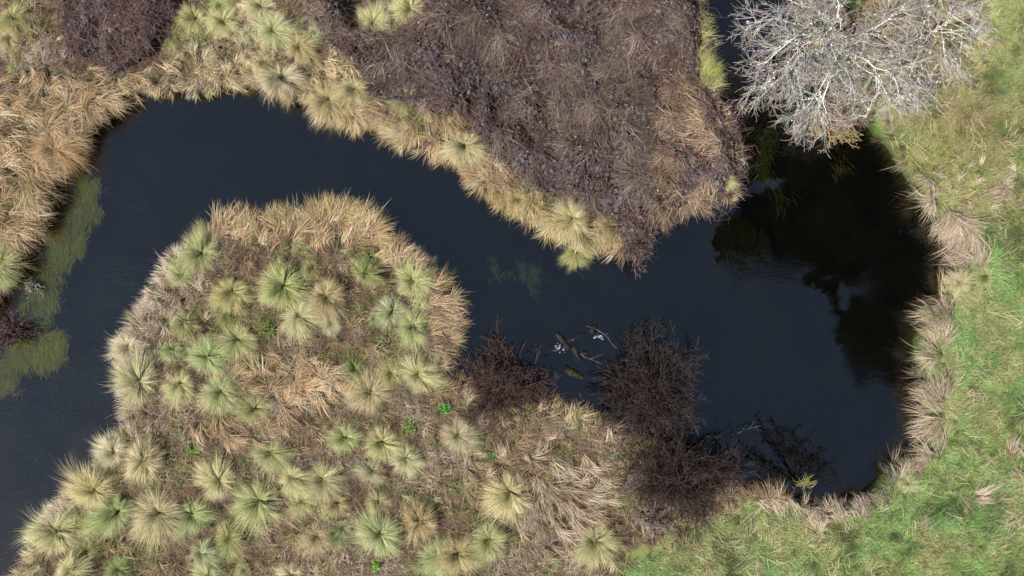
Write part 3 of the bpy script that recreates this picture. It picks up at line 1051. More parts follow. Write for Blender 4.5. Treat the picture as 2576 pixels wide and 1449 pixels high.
def build_bramble(poly, nl, lab, seedoff, box):
    x, y = scatter(nl, *box)
    xw = x + 0.7 * (fbm(x, y, 1.0, 331 + seedoff) - 0.5)
    yw = y + 0.7 * (fbm(x, y, 1.0, 341 + seedoff) - 0.5)
    m = in_poly(poly, xw, yw) & (samp(SDF, x, y) < 0.05)
    x, y = x[m], y[m]
    dg = in_poly(DEADGRASS, x, y)
    den = fbm(x, y, 0.8, 351 + seedoff)
    keep = rng.random(len(x)) < np.where(dg, np.clip((den - 0.42) / 0.12, 0.12, 0.8), np.clip((den - 0.34) / 0.15, 0.22, 1))
    x, y = x[keep], y[keep]
    n = len(x)
    top = bramble_h(x, y)
    z = top - 0.28 * rng.random(n) ** 2
    b = Batch()
    b.add(*leaf5(x, y, z))
    th = obj('bramble_thicket', b.mesh('bramble_leaves', 'bramble_leaf'))
    tag(th, lab, 'brambles', kind='stuff')
    # arching canes
    nc = n // 9
    k = rng.integers(0, n, nc)
    x0, y0 = x[k], y[k]
    a = rng.random(nc) * 6.28
    L = 0.7 + 1.0 * rng.random(nc)
    mm = 6
    pts = np.zeros((nc, mm, 3))
    for j in range(mm):
        t = j / (mm - 1)
        aa = a + 0.7 * (t - 0.5) * rng.normal(size=nc)
        xx = x0 + np.cos(aa) * L * (t - 0.5)
        yy = y0 + np.sin(aa) * L * (t - 0.5)
        pts[:, j] = np.stack([xx, yy, bramble_h(xx, yy) - 0.06 + 0.12 * math.sin(math.pi * t) - 0.2 * rng.random(nc) * (1 - math.sin(math.pi * t))], 1)
    cb = Batch()
    cb.add(*tubes(pts, np.linspace(0.008, 0.004, mm)[None], rcol((0.115, 0.064, 0.062), nc, 0.3)))
    # fine dead side stems
    tw, _ = grow(pts, 3, 0.35, 0.9, m=3)
    cb.add(*tubes(tw, np.array([0.005, 0.004, 0.002])[None], rcol((0.11, 0.078, 0.066), len(tw), 0.3)))
    tag(obj('canes', cb.mesh('bramble_canes', 'bark'), th), 'thin reddish brown bramble canes', kind='stuff')
    return th


build_bramble(BRAMBLE_A, 60000, 'large dark purple brown bramble thicket filling the top middle', 0, (-7.2, 7.8, -0.5, 10.3))
build_bramble(BRAMBLE_B, 21000, 'smaller dark bramble patch in the top left corner', 5, (-16.8, -9.8, 6.0, 10.3))


def build_dead_grass():
    """Long grey stalks combed down over the brambles, plus the dark thatch underneath."""
    b = Batch()
    x, y = scatter(12000, -7.2, 7.8, -0.5, 10.3)
    dg = in_poly(DEADGRASS, x + 0.8 * (fbm(x, y, 0.9, 361) - 0.5), y + 0.8 * (fbm(x, y, 0.9, 371) - 0.5))
    br = in_poly(BRAMBLE_A, x, y)
    f = fbm(x, y, 1.1, 381)
    p = np.where(dg, np.clip((f - 0.33) / 0.12, 0.15, 1), np.where(br, np.clip((f - 0.48) / 0.1, 0.08, 0.7), 0))
    m = (rng.random(len(x)) < p) & (samp(SDF, x, y) < -0.1)
    x, y = x[m], y[m]
    n = len(x)
    az = math.radians(218) + 1.7 * (vnoise(x, y, 1.5, 391) - 0.5) + 1.2 * (vnoise(x, y, 0.6, 392) - 0.5)
    c = np.array((0.205, 0.160, 0.130)) * (0.35 + 1.0 * vnoise(x, y, 0.5, 393) + 0.15 * rng.normal(size=n))[:, None]
    warm = in_poly(DEADGRASS, x, y) & (x > P(1650, 0)[0])
    c = np.where(warm[:, None], c * np.array((1.75, 1.6, 1.32)), c)
    clumps(b, x, y, rng.integers(6, 11, n), az + 0.45 * rng.normal(size=n), 0.32, 0.60 * (0.6 + 0.7 * rng.random(n)), 0.95 + 0.3 * rng.random(n), 0.55 + 0.35 * rng.random(n), 0.011, c, 0.10,
           curl=0.9, cvar=0.32, zf=lambda x, y: bramble_h(x, y) - 0.14 + 0.14 * rng.random(len(x)))
    tag(obj('dead_grass', b.mesh('dead_grass', 'grass_blade')), 'long grey brown dead grass combed down over the brambles', 'dead grass', kind='stuff')
    b = Batch()
    x, y = scatter(16000, -16.8, 7.8, -0.5, 10.3)
    m = (in_poly(BRAMBLE_A, x, y) | in_poly(BRAMBLE_B, x, y)) & (samp(SDF, x, y) < -0.1)
    x, y = x[m], y[m]
    n = len(x)
    clumps(b, x, y, 8, rng.random(n) * 6.28, 1.2, 0.3, 0.7, 0.7, 0.012, rcol((0.055, 0.038, 0.032), n, 0.35), 0.15, segs=2, zf=lambda x, y: bramble_h(x, y) * 0.75 - 0.1 * rng.random(len(x)))
    tag(obj('bramble_thatch', b.mesh('bramble_thatch', 'grass_blade')), 'dark thatch of dead stems under the brambles', 'thatch', kind='stuff')
    # pale dead leaves caught on the brambles
    x, y = scatter(380, -16.8, 7.8, -0.5, 10.3)
    m = in_poly(BRAMBLE_A, x, y) | in_poly(BRAMBLE_B, x, y)
    x, y = x[m], y[m]
    n = len(x)
    z = bramble_h(x, y) + 0.03
    a = rng.random(n) * 6.28
    s = 0.014 + 0.016 * rng.random(n)
    pts = []
    for f, w in ((-1, 0), (0, .6), (1.2, 0), (0, -.6)):
        pts.append(np.stack([x + s * (f * np.cos(a) - w * np.sin(a)), y + s * (f * np.sin(a) + w * np.cos(a)), z + 0.3 * s * w], 1))
    V = np.stack(pts, 1).reshape(-1, 3)
    Q = (np.arange(n) * 4)[:, None] + np.array([[0, 1, 2, 3]])
    tag(obj('fallen_leaves', mesh_np('fallen_leaves', V, Q, None, np.repeat(rcol((0.55, 0.50, 0.42), n, 0.2), 4, 0), 'leaf')), 'tiny pale dead leaves caught on the brambles', 'leaves', kind='stuff')


build_dead_grass()


# ------------------------------------------------------------------ tussocks: one object each
def tussock_mesh(seed, skirt=False):
    R = np.random.default_rng(seed)
    nl = 70 if skirt else int(R.integers(240, 420))
    per = 9 if skirt else int(3000 / nl)
    lop = R.uniform(0, 6.28)
    ecc = R.uniform(0.10, 0.42)
    phi = (np.arange(nl) + R.random(nl) * 2.5) * 2.39996
    phi = phi + 0.35 * np.sin(3 * phi + R.uniform(0, 6.28)) * R.random()          # blades gather into a few heavier sides
    u = (np.arange(nl) + 0.5) / nl
    tight = R.uniform(-8, 8)
    if skirt:
        L = 0.80 + 0.30 * R.random(nl)
        lean = np.radians(48 + 18 * R.random(nl))
        bend = np.radians(44 + 30 * R.random(nl))
    else:
        L = 0.58 + 0.38 * u + 0.13 * R.normal(size=nl)
        lean = np.radians(2 + 48 * u + tight * u + 10 * R.normal(size=nl))
        bend = np.radians(58 + 34 * R.random(nl) - 8 * u)
    L = np.clip(L, 0.3, 1.25) * (1 + ecc * np.cos(phi - lop)) * (1 + 0.10 * np.sin(2 * phi + R.uniform(0, 6.28)))
    idx = np.repeat(np.arange(nl), per)
    N = len(idx)
    jit = R.normal(size=N) * 0.11
    a = phi[idx] + jit
    rr = 0.02 + 0.11 * u[idx] * R.random(N)
    root = np.stack([rr * np.cos(a), rr * np.sin(a), R.random(N) * 0.04], 1)
    lock = R.random(nl)
    cb = np.stack([np.zeros(N), lock[idx] * 0.6 + 0.4 * R.random(N), R.random(N)], 1)
    ct = cb.copy()
    ct[:, 0] = 1
    V, Q, T, C = blades(root, a, L[idx] * (0.84 + 0.22 * R.random(N)), lean[idx] + R.normal(size=N) * 0.06, bend[idx] + R.normal(size=N) * 0.09, 0.0085 * (0.7 + 0.6 * R.random(N)), cb, ct, 4,
                        (0.26 * R.normal(size=nl))[idx] - 0.7 * jit + 0.10 * R.normal(size=N), R.normal(size=N) * 0.6)
    me = mesh_np('tussock_skirt' if skirt else 'tussock_crown', V, Q, T, C, 'tussock_blade')
    me['lop'] = lop
    return me


T_CROWN = [tussock_mesh(500 + i) for i in range(13)]
T_SKIRT = [tussock_mesh(600 + i, True) for i in range(5)]
HUE = {'G': (0.40, 0.43, 0.21), 'B': (0.35, 0.41, 0.20), 'P': (0.52, 0.48, 0.28), 'S': (0.53, 0.43, 0.25), 'W': (0.68, 0.60, 0.44), 'Y': (0.53, 0.48, 0.26),
       'O': (0.33, 0.33, 0.15), 'D': (0.19, 0.245, 0.085), 'R': (0.46, 0.37, 0.22), 'A': (0.46, 0.31, 0.16), 'K': (0.42, 0.42, 0.28)}
TUSSOCKS = [
    # the grassy point, from its top downwards
    (503, 636, 58, 'G', 'pale green tussock on the upper left shoulder of the grassy point'),
    (455, 692, 42, 'G', 'half-hidden green tussock just below left of the upper left shoulder tussock'),
    (757, 628, 22, 'B', 'tiny bright green tuft below the orange sedge at the point\'s top'),
    (580, 733, 46, 'Y', 'yellowish green tussock between the shoulder tussock and the large round one'),
    (560, 780, 36, 'D', 'small dark green tussock touching the underside of a yellowish one'),
    (708, 718, 66, 'G', 'largest round silvery green tussock in the upper middle of the point'),
    (784, 676, 28, 'O', 'small olive tuft at the upper right rim of the largest silvery tussock'),
    (824, 744, 60, 'R', 'brownish straw tussock right of the largest silvery green one'),
    (748, 792, 58, 'P', 'straw green tussock below the largest silvery one, dark at its heart'),
    (920, 686, 44, 'D', 'dark green tussock near the right edge, below the golden sedge'),
    (1037, 706, 58, 'G', 'tall green tussock at the right edge above its smaller twin'),
    (987, 782, 42, 'K', 'grey green tussock squeezed left between two round green ones'),
    (1042, 824, 52, 'G', 'round green tussock at the right edge beside the hanging brown sedge'),
    (1056, 768, 20, 'B', 'bright green tuft between the two round tussocks on the right edge'),
    (833, 810, 32, 'K', 'small grey tuft under the brownish straw tussock'),
    (463, 808, 40, 'O', 'loose faded olive tussock in the tan litter on the left side'),
    (433, 878, 30, 'B', 'small green tuft left of the brightest green tussock'),
    (596, 858, 58, 'G', 'silvery green tussock touching the upper right of the brightest green one'),
    (518, 894, 60, 'B', 'brightest green tussock left of the point\'s middle'),
    (297, 868, 48, 'W', 'bleached white tussock leaning over the water on the left edge'),
    (345, 958, 66, 'P', 'large pale tussock on the left edge below the bleached white one'),
    (446, 966, 46, 'P', 'pale straw tussock between the large left edge one and the green ones'),
    (552, 982, 58, 'G', 'green tussock directly below the brightest green one'),
    (638, 1026, 44, 'O', 'olive tussock with a bright green heart beside the flattened tan drift'),
    (889, 930, 34, 'D', 'dark green tuft right of the flattened tan drift'),
    (982, 940, 44, 'O', 'olive tussock left of the pale one near the bare bush'),
    (1050, 946, 54, 'P', 'pale tussock near the water inlet by the left bare bush'),
    (930, 986, 58, 'R', 'brown hearted straw tussock below the olive pair on the right'),
    (940, 800, 24, 'B', 'small green tuft left of the grey green tussock'),
    (1089, 896, 22, 'K', 'tiny grey green tuft above the inlet by the left bare bush'),
    # the lower half
    (250, 1112, 46, 'W', 'bleached tussock on the left shore, above the yellowish one'),
    (362, 1155, 62, 'P', 'round pale tussock with a dark heart near the left shore'),
    (678, 1143, 52, 'G', 'green tussock alone below the second tan drift'),
    (548, 1208, 52, 'P', 'narrow pale tussock trailing downwards left of the row of three'),
    (733, 1203, 48, 'P', 'pale tussock, left one of a touching pair below the middle'),
    (806, 1208, 50, 'P', 'pale tussock, right one of a touching pair below the middle'),
    (865, 1100, 40, 'G', 'small green tussock right of a rusty brown patch'),
    (957, 1110, 50, 'P', 'straw green tussock above the smaller one with white straw beside'),
    (1019, 1154, 50, 'P', 'pale brushed tussock at lower right of the straw green one'),
    (936, 1187, 34, 'K', 'small grey tuft below the straw green tussock'),
    (1150, 1093, 48, 'K', 'grey green tussock below the left bare bush, beside fresh grass'),
    (648, 1264, 62, 'G', 'large green tussock with a yellow heart in the lower middle'),
    (757, 1262, 38, 'G', 'small green tussock under the touching pale pair'),
    (847, 1266, 36, 'S', 'small straw tuft next to the bright green herb'),
    (949, 1264, 36, 'S', 'small straw tuft above the largest tussock of the bottom row'),
    (392, 1297, 74, 'P', 'broadest pale tussock near the lower left, with a dark olive heart'),
    (478, 1298, 56, 'G', 'green tussock touching the right side of the broadest pale one'),
    (288, 1289, 54, 'G', 'green tussock left of the broadest pale one'),
    (215, 1222, 64, 'Y', 'yellowish tussock spilling towards the water at lower left'),
    (270, 1194, 36, 'O', 'olive tuft tucked behind the yellowish shore tussock'),
    (135, 1345, 74, 'Y', 'biggest yellow straw tussock at the lower left shore'),
    (190, 1330, 46, 'O', 'olive tussock merging into the biggest yellow straw one'),
    (212, 1392, 44, 'D', 'dark green tussock below the biggest yellow straw one'),
    (574, 1352, 58, 'O', 'olive green tussock left of the lower middle brown patch'),
    (506, 1394, 46, 'K', 'grey green tussock near the bottom edge, below a green one'),
    (178, 1432, 60, 'P', 'pale tussock cut by the bottom edge near the left corner'),
    (294, 1434, 38, 'O', 'small olive tuft on the bottom edge between two paler tussocks'),
    (523, 1448, 48, 'P', 'pale tussock cut by the bottom edge below the grey green one'),
    (613, 1436, 30, 'O', 'small olive tuft on the bottom edge right of the pale cut one'),
    (733, 1446, 42, 'W', 'pale white tussock cut by the bottom edge in the left half'),
    (850, 1338, 36, 'D', 'small dark green tuft left of the largest bottom row tussock'),
    (797, 1352, 40, 'R', 'brown straw tussock in the rusty patch near the bottom'),
    (956, 1344, 68, 'G', 'largest green tussock of the bottom row, perfectly round'),
    (1061, 1314, 62, 'R', 'brown straw tussock at upper right of the largest bottom one'),
    (1098, 1402, 54, 'G', 'green tussock, left one of two crowded at the bottom edge'),
    (1150, 1392, 56, 'R', 'brownish tussock, right one of two crowded at the bottom edge'),
    (1228, 1358, 52, 'G', 'flat green tussock partly buried in dead straw near the bottom'),
    (1281, 1236, 68, 'P', 'lone large straw green tussock below the left bare bush'),
    (1502, 1362, 60, 'P', 'rightmost round tussock, alone near the bottom edge'),
    (866, 1328, 30, 'K', 'small grey tuft touching the dark green one near the bottom'),
    # across the water, left and top
    (-4, 676, 60, 'G', 'green tussock cut by the left edge, leaning over the water'),
    (130, 372, 66, 'A', 'big tan tussock hanging over the left bank'),
    (30, 42, 44, 'O', 'green tussock in the top left corner'),
    (22, 90, 36, 'S', 'straw tuft below the top left corner tussock'),
    (487, 44, 48, 'Y', 'yellow green tussock at the top, right of the bramble patch'),
    (563, 52, 54, 'P', 'pale tussock at the top between a yellow green and a bright one'),
    (550, 10, 36, 'B', 'green tuft cut by the top edge in the pale row'),
    (430, 84, 44, 'O', 'dark olive tussock against the right side of the small bramble patch'),
    (657, 12, 46, 'P', 'pale tussock cut by the top edge above the white streaked one'),
    (682, 70, 56, 'P', 'large pale tussock with a green heart near the top'),
    (623, 78, 30, 'K', 'small grey green tuft left of the large pale top tussock'),
    (747, 118, 46, 'S', 'straw tussock below right of the large pale top tussock'),
    (787, 80, 28, 'B', 'small green tuft at the edge of the large brambles'),
    (806, 8, 34, 'K', 'grey green tuft cut by the top edge beside the brambles'),
    (667, 160, 38, 'Y', 'olive yellow tussock just above the big pale waterside one'),
    (705, 200, 66, 'W', 'big pale tussock spilling over the far bank into the water'),
    (820, 248, 50, 'S', 'straw tussock on the far bank, right of the big pale one'),
    (889, 224, 50, 'P', 'pale green hearted tussock on the far bank beside the brambles'),
    (936, 52, 48, 'P', 'straw green tussock sunk into the upper left of the large brambles'),
    (1029, 20, 48, 'Y', 'yellow straw tussock at the top edge inside the brambles'),
    (1022, 244, 48, 'O', 'faded olive tussock overgrown by brambles near the far bank'),
    (1172, 366, 56, 'P', 'pale green tussock in the tan sedge halfway down the far bank'),
    (1292, 512, 36, 'S', 'small straw tussock on the far bank where the water narrows'),
    (1442, 546, 50, 'S', 'straw tussock on the bramble headland\'s lower left tip'),
    (1457, 634, 36, 'O', 'olive tuft standing in the water under the bramble headland'),
    (1540, 566, 44, 'A', 'orange tussock on the bramble headland\'s lower edge'),
    (1426, 58, 28, 'B', 'small green tuft high in the large brambles'),
    (1392, 294, 27, 'D', 'dark bluish green tuft in the middle of the large brambles'),
    (1636, 6, 36, 'B', 'green tuft cut by the top edge, right part of the brambles'),
    (1850, 520, 26, 'Y', 'small yellow green tuft at the right tip of the bramble headland'),
    (1800, 150, 40, 'O', 'olive sedge tussock along the channel\'s left bank below the white tree'),
    # right bank
    (2398, 688, 36, 'P', 'pale green tussock on the right bank in the deepest bend'),
    (2480, 700, 34, 'G', 'yellow green tussock in the meadow behind the deepest bend'),
    (2290, 1218, 30, 'B', 'low green tuft in the lower right meadow'),
]


def build_tussocks():
    for i, (px, py, r, hue, lab) in enumerate(TUSSOCKS):
        s = r / 69.0
        c = P(px, py, 0.30 * s + 0.08)
        if 'standing in the water' not in lab:
            for _ in range(3):                      # keep its foot on the bank
                d0 = float(samp(SDF, c[:1], c[1:2])[0])
                if d0 > -0.34:
                    c[0] -= float(samp(SGX, c[:1], c[1:2])[0]) * (d0 + 0.36)
                    c[1] -= float(samp(SGY, c[:1], c[1:2])[0]) * (d0 + 0.36)
        ground = float(gz(np.array([c[0]]), np.array([c[1]]))[0])
        inb = bool(in_poly(BRAMBLE_A, np.array([c[0]]), np.array([c[1]]))[0])
        base = 0.02 + max(ground, -0.36)
        if inb:
            base = float(bramble_h(np.array([c[0]]), np.array([c[1]]))[0]) - 0.30
        root = empty('grass_tussock', (c[0], c[1], base))
        dd = float(samp(SDF, c[:1], c[1:2])[0])
        face = math.atan2(float(samp(SGY, c[:1], c[1:2])[0]), float(samp(SGX, c[:1], c[1:2])[0])) if dd > -1.3 else math.radians(250) + 0.8 * rng.normal()
        root.rotation_euler = (0.17 * rng.normal(), 0.17 * rng.normal(), face - T_CROWN[i % len(T_CROWN)]['lop'])
        sc = s * rng.uniform(0.97, 1.05)
        root.scale = (sc * rng.uniform(0.86, 1.16), sc * rng.uniform(0.86, 1.16), sc * rng.uniform(0.75, 1.25))
        tag(root, lab, 'tussock', 'tussocks of sedge on the banks')
        h = 1.13 * np.array(HUE[hue]) * (1 + 0.06 * rng.normal()) * (1 + 0.04 * rng.normal(size=3))
        o = bpy.data.objects.new('leaf_crown', T_CROWN[i % len(T_CROWN)])
        o.color = (*h, 1)
        o['kind'] = 'stuff'
        link(o, root)
        if r > 30:
            k = bpy.data.objects.new('dead_skirt', T_SKIRT[i % len(T_SKIRT)])
            k.color = (*(0.4 * h + 0.6 * np.array((0.36, 0.27, 0.17))), 1)
            k.scale = (0.82, 0.82, 0.8)
            k['kind'] = 'stuff'
            link(k, root)


build_tussocks()


# ------------------------------------------------------------------ leafless bushes
def bush(name, px, py, r, h, stems, col, lab, seed, lean=(0, 0), levels=(8, 4), zb=None, cat='bush'):
    """A shrub of stems fanning from one stool: stems > twigs > twiglets."""
    R = np.random.default_rng(seed)
    base = P(px, py, 0.0)
    g = float(gz(np.array([base[0]]), np.array([base[1]]))[0]) if zb is None else zb
    base[2] = max(g, WATER_Z - 0.25)
    root = empty(name, tuple(base))
    tag(root, lab, cat)
    n = stems
    ph = (np.arange(n) + R.random(n)) * 2.39996
    u = np.sqrt((np.arange(n) + 0.5) / n)
    m = 7
    pts = np.zeros((n, m, 3))
    pts[:, 0] = np.stack([0.12 * r * u * np.cos(ph), 0.12 * r * u * np.sin(ph), np.zeros(n)], 1)
    out = np.stack([np.cos(ph), np.sin(ph), np.zeros(n)], 1)
    oa = R.uniform(0, 6.28, 3)
    uneven = 1 + 0.14 * np.sin(2 * ph + oa[0]) + 0.12 * np.sin(3 * ph + oa[1]) + 0.10 * np.sin(5 * ph + oa[2])
    for j in range(1, m):
        t = j / (m - 1)
        tgt_r = r * u * uneven * (0.35 * t + 0.65 * t * t) * (0.86 + 0.2 * R.random(n))
        tgt_z = h * (1 - 0.55 * u * u) * (1.35 * t - 0.35 * t * t)
        pts[:, j, :2] = out[:, :2] * tgt_r[:, None] + R.normal(size=(n, 2)) * 0.05 * r * t + np.array(lean) * t * t
        pts[:, j, 2] = tgt_z + R.normal(size=n) * 0.03 * h
    b = Batch()
    c0 = rcol(col, n, 0.22, R)
    b.add(*tubes(pts, np.linspace(0.030, 0.008, m)[None] * (0.6 + 0.9 * R.random((n, 1)) ** 2), c0, 5))
    obj('stems', b.mesh('bush_stems', 'bark'), root)['kind'] = 'stuff'
    b = Batch()
    tw, _ = grow(pts, levels[0], 0.42 * r, 0.75, m=5, t0=0.25, wobble=0.16, pull=(0, 0, 0.25), R=R)
    b.add(*tubes(tw, np.linspace(0.010, 0.0055, 5)[None], rcol(np.array(col) * 1.12, len(tw), 0.25, R)))
    t2, _ = grow(tw, levels[1], 0.17 * r, 0.7, m=4, t0=0.25, wobble=0.18, R=R)
    b.add(*tubes(t2, np.linspace(0.0065, 0.004, 4)[None], rcol(np.array(col) * 1.25, len(t2), 0.25, R)))
    obj('twigs', b.mesh('bush_twigs', 'bark'), root)['kind'] = 'stuff'
    return root, pts, tw, t2


BK = (0.052, 0.034, 0.030)
bush('bare_bush', 1262, 980, 1.58, 1.7, 56, BK, 'leafless reddish brown bush at the water inlet, left of the driftwood', 11, (0, 0.15), (11, 6))
bush('bare_bush', 1630, 996, 1.80, 2.0, 85, (0.034, 0.025, 0.0235), 'largest leafless dark bush, right of the driftwood', 12, (0.1, 0.2), (12, 6))
bush('bare_bush', 1685, 1190, 1.85, 1.7, 74, (0.040, 0.029, 0.025), 'leafless brown bush on the shore below the largest dark one', 13, (0.1, 0), (11, 6))
bush('bare_bush', 1800, 1200, 1.05, 1.1, 34, (0.044, 0.033, 0.028), 'low leafless brown bush between the big bushes and the shrub reflection', 14, (0.2, 0.15), (8, 4))
bush('bare_bush', 1585, 640 - 30, 0.75, 0.7, 22, (0.085, 0.058, 0.056), 'dark twiggy bush trailing off the bramble headland into the water', 15, (0.1, -0.35), (8, 4))
bush('bare_bush', 8, 838, 0.75, 0.9, 22, (0.085, 0.052, 0.048), 'dark reddish bush cut by the left edge beside the water weed', 16, (0.2, 0), (8, 4))
bush('bare_bush', 60, 712, 0.42, 0.45, 14, (0.24, 0.20, 0.19), 'small grey twiggy bush under the green tussock at the left edge', 17, (0.15, -0.2), (7, 4))
bush('bare_bush', 1640, 1300, 0.75, 0.5, 18, (0.20, 0.155, 0.14), 'low pale grey bush on the grass below the big bushes', 18, (0, 0), (7, 3))


# ------------------------------------------------------------------ white lichen-covered trees
def limb(fork, pts, n=12):
    return resample([fork] + [P(*p) for p in pts], n)


def ico_blobs(cent, rad, col, R):
    """Small knobbly lumps (octahedra pushed about) - lichen cushions."""
    n = len(cent)
    dirs = np.array([(1, 0, 0), (0, 1, 0), (-1, 0, 0), (0, -1, 0), (0, 0, 1), (0, 0, -1)], float)
    V = cent[:, None, :] + dirs[None] * rad[:, None, None] * (0.6 + 0.8 * R.random((n, 6, 1)))
    f = np.array([(0, 1, 4), (1, 2, 4), (2, 3, 4), (3, 0, 4), (1, 0, 5), (2, 1, 5), (3, 2, 5), (0, 3, 5)])
    T = (np.arange(n) * 6)[:, None, None] + f[None]
    return V.reshape(-1, 3), None, T.reshape(-1, 3), np.repeat(col, 6, 0)


def lichen_tree(lab, base_px, fork_px, limbs, seed, shade, k1=9, k2=8, k3=5, lich=1.6, lr=1.0):
    R = np.random.default_rng(seed)
    base = P(*base_px, 0.0)
    root = empty('lichen_tree', tuple(base))
    tag(root, lab, 'tree')
    o3 = base
    fork = P(*fork_px)
    b = Batch()
    tr = resample([base + np.array((0, 0, -0.15)), base * 0.6 + fork * 0.4 + np.array((0.08, -0.05, 0.1)), fork], 9)
    b.add(*tubes((tr - o3)[None], np.linspace(0.17, 0.09, 9)[None] * min(1.0, lr + 0.2), np.array(shade[0]) * 0.75, 9))
    obj('trunk', b.mesh('trunk', 'bark', True), root)
    L0 = []
    for li in limbs:
        p = limb(fork, li)
        p[1:-1] += R.normal(size=(len(p) - 2, 3)) * 0.035
        L0.append(p)
        lb = Batch()
        lb.add(*tubes((p - o3)[None], np.linspace(0.050, 0.012, len(p))[None] * lr, np.array(shade[0]) * R.uniform(0.8, 1.1), 6))
        obj('limb', lb.mesh('limb', 'bark', True), root)
    L0 = np.array(L0)
    b1, t1 = grow(L0, k1, 0.95, 0.75, m=7, t0=0.22, wobble=0.20, pull=(-0.12, -0.12, -0.12), R=R)
    b2, t2 = grow(b1, k2, 0.75, 0.6, m=6, t0=0.15, wobble=0.22, pull=(-0.05, -0.08, -0.12), R=R)
    b3, t3 = grow(b2, k3, 0.30, 0.65, m=4, t0=0.25, wobble=0.22, R=R)
    bb = Batch()
    bb.add(*tubes(b1 - o3, np.linspace(0.014, 0.007, 7)[None] * lr, rcol(shade[1], len(b1), 0.22, R), 4))
    obj('branches', bb.mesh('branches', 'bark', True), root)['kind'] = 'stuff'
    tb = Batch()
    tb.add(*tubes(b2 - o3, np.linspace(0.0055, 0.0032, 6)[None], rcol(shade[2], len(b2), 0.42, R), 3))
    tb.add(*tubes(b3 - o3, np.linspace(0.0037, 0.0027, 4)[None], rcol(np.array(shade[2]) * np.array((0.95, 0.88, 0.80)), len(b3), 0.42, R), 3))
    obj('twigs', tb.mesh('twigs', 'bark'), root)['kind'] = 'stuff'
    # lichen cushions on limbs and branches
    pool = np.concatenate([L0[:, 3:].reshape(-1, 3).repeat(5, 0), b1[:, 1:].reshape(-1, 3)])
    n = int(len(L0) * 75 * lich)
    cc = pool[R.integers(0, len(pool), n)] + R.normal(size=(n, 3)) * 0.022
    lb = Batch()
    lb.add(*ico_blobs(cc - o3, 0.012 + 0.020 * R.random(n) ** 3, rcol((0.52, 0.51, 0.43), n, 0.14, R), R))
    obj('lichen', lb.mesh('lichen', 'bark'), root)['kind'] = 'stuff'
    return root


WHITE = [(0.50, 0.495, 0.45), (0.39, 0.38, 0.355), (0.31, 0.295, 0.28)]
lichen_tree('white lichen-covered leafless tree leaning over the top right channel', (2075, 150), (2112, 118, 2.0), [
    [(2130, 160, 3.0), (2092, 200, 3.4), (2070, 247, 3.4), (2074, 280, 3.2), (2066, 300, 2.9)],
    [(2050, 88, 3.2), (1990, 95, 3.7), (1955, 133, 3.6), (1928, 152, 3.4), (1908, 162, 3.1)],
    [(2040, 70, 3.3), (1970, 55, 3.5), (1920, 50, 3.4), (1880, 58, 3.1)],
    [(2050, 130, 2.8), (2007, 175, 3.0), (2012, 220, 3.0), (2027, 255, 2.9), (2005, 282, 2.6)],
    [(2020, 140, 3.0), (1972, 190, 3.1), (1940, 212, 3.0), (1918, 218, 2.8)],
    [(2095, 160, 2.8), (2066, 215, 3.0), (2042, 250, 2.9), (2015, 280, 2.7)],
    [(2175, 150, 3.0), (2240, 187, 3.3), (2264, 217, 3.2), (2262, 255, 2.8)],
    [(2170, 170, 2.8), (2215, 220, 2.9), (2192, 265, 2.7), (2178, 292, 2.4)],
    [(2112, 60, 3.6), (2106, 0, 4.2), (2085, -60, 4.6)],
    [(2090, 50, 3.4), (2030, 20, 3.8), (1965, -5, 3.9)],
    [(2170, 85, 3.2), (2225, 60, 3.6), (2270, 20, 3.8)],
    [(2080, 100, 3.0), (2030, 110, 3.4), (1985, 150, 3.6), (1975, 175, 3.5)]], 21, WHITE, k1=10, k2=9, k3=6, lr=0.52)
GREYW = [(0.46, 0.455, 0.42), (0.40, 0.385, 0.365), (0.34, 0.325, 0.31)]
lichen_tree('finer grey white leafless tree at the top right, over the meadow', (2295, 110), (2340, 85, 2.2), [
    [(2364, 77, 3.0), (2415, 88, 3.3), (2440, 98, 3.3)],
    [(2362, 95, 2.9), (2370, 127, 3.1), (2384, 152, 3.0), (2392, 180, 2.8)],
    [(2390, 50, 3.2), (2430, 22, 3.6)],
    [(2335, 45, 3.2), (2320, 0, 3.8), (2305, -50, 4.2)],
    [(2300, 105, 2.9), (2255, 135, 3.2), (2215, 135, 3.1)],
    [(2315, 130, 2.8), (2290, 180, 3.0), (2300, 225, 2.7)]], 22, GREYW, k1=8, k2=7, k3=5, lich=0.9, lr=0.40)


def leafy_twigs(root, tw, col, n, size, R, name='leaves'):
    pool = tw[:, 1:].reshape(-1, 3)
    c = pool[R.integers(0, len(pool), n)] + R.normal(size=(n, 3)) * 0.02
    a = R.random(n) * 6.28
    s = size * (0.6 + 0.8 * R.random(n))
    tl = R.normal(size=(n, 2)) * 0.6
    pts = []
    for f, w in ((-1, 0), (0, .45), (1.1, 0), (0, -.45)):
        ox = s * (f * np.cos(a) - w * np.sin(a))
        oy = s * (f * np.sin(a) + w * np.cos(a))
        pts.append(np.stack([c[:, 0] + ox, c[:, 1] + oy, c[:, 2] + ox * tl[:, 0] + oy * tl[:, 1]], 1))
    V = np.stack(pts, 1).reshape(-1, 3)
    Q = (np.arange(n) * 4)[:, None] + np.array([[0, 1, 2, 3]])
    o = obj(name, mesh_np(name, V, Q, None, np.repeat(rcol(col, n, 0.25, R), 4, 0), 'leaf'), root)
    o['kind'] = 'stuff'
    return o


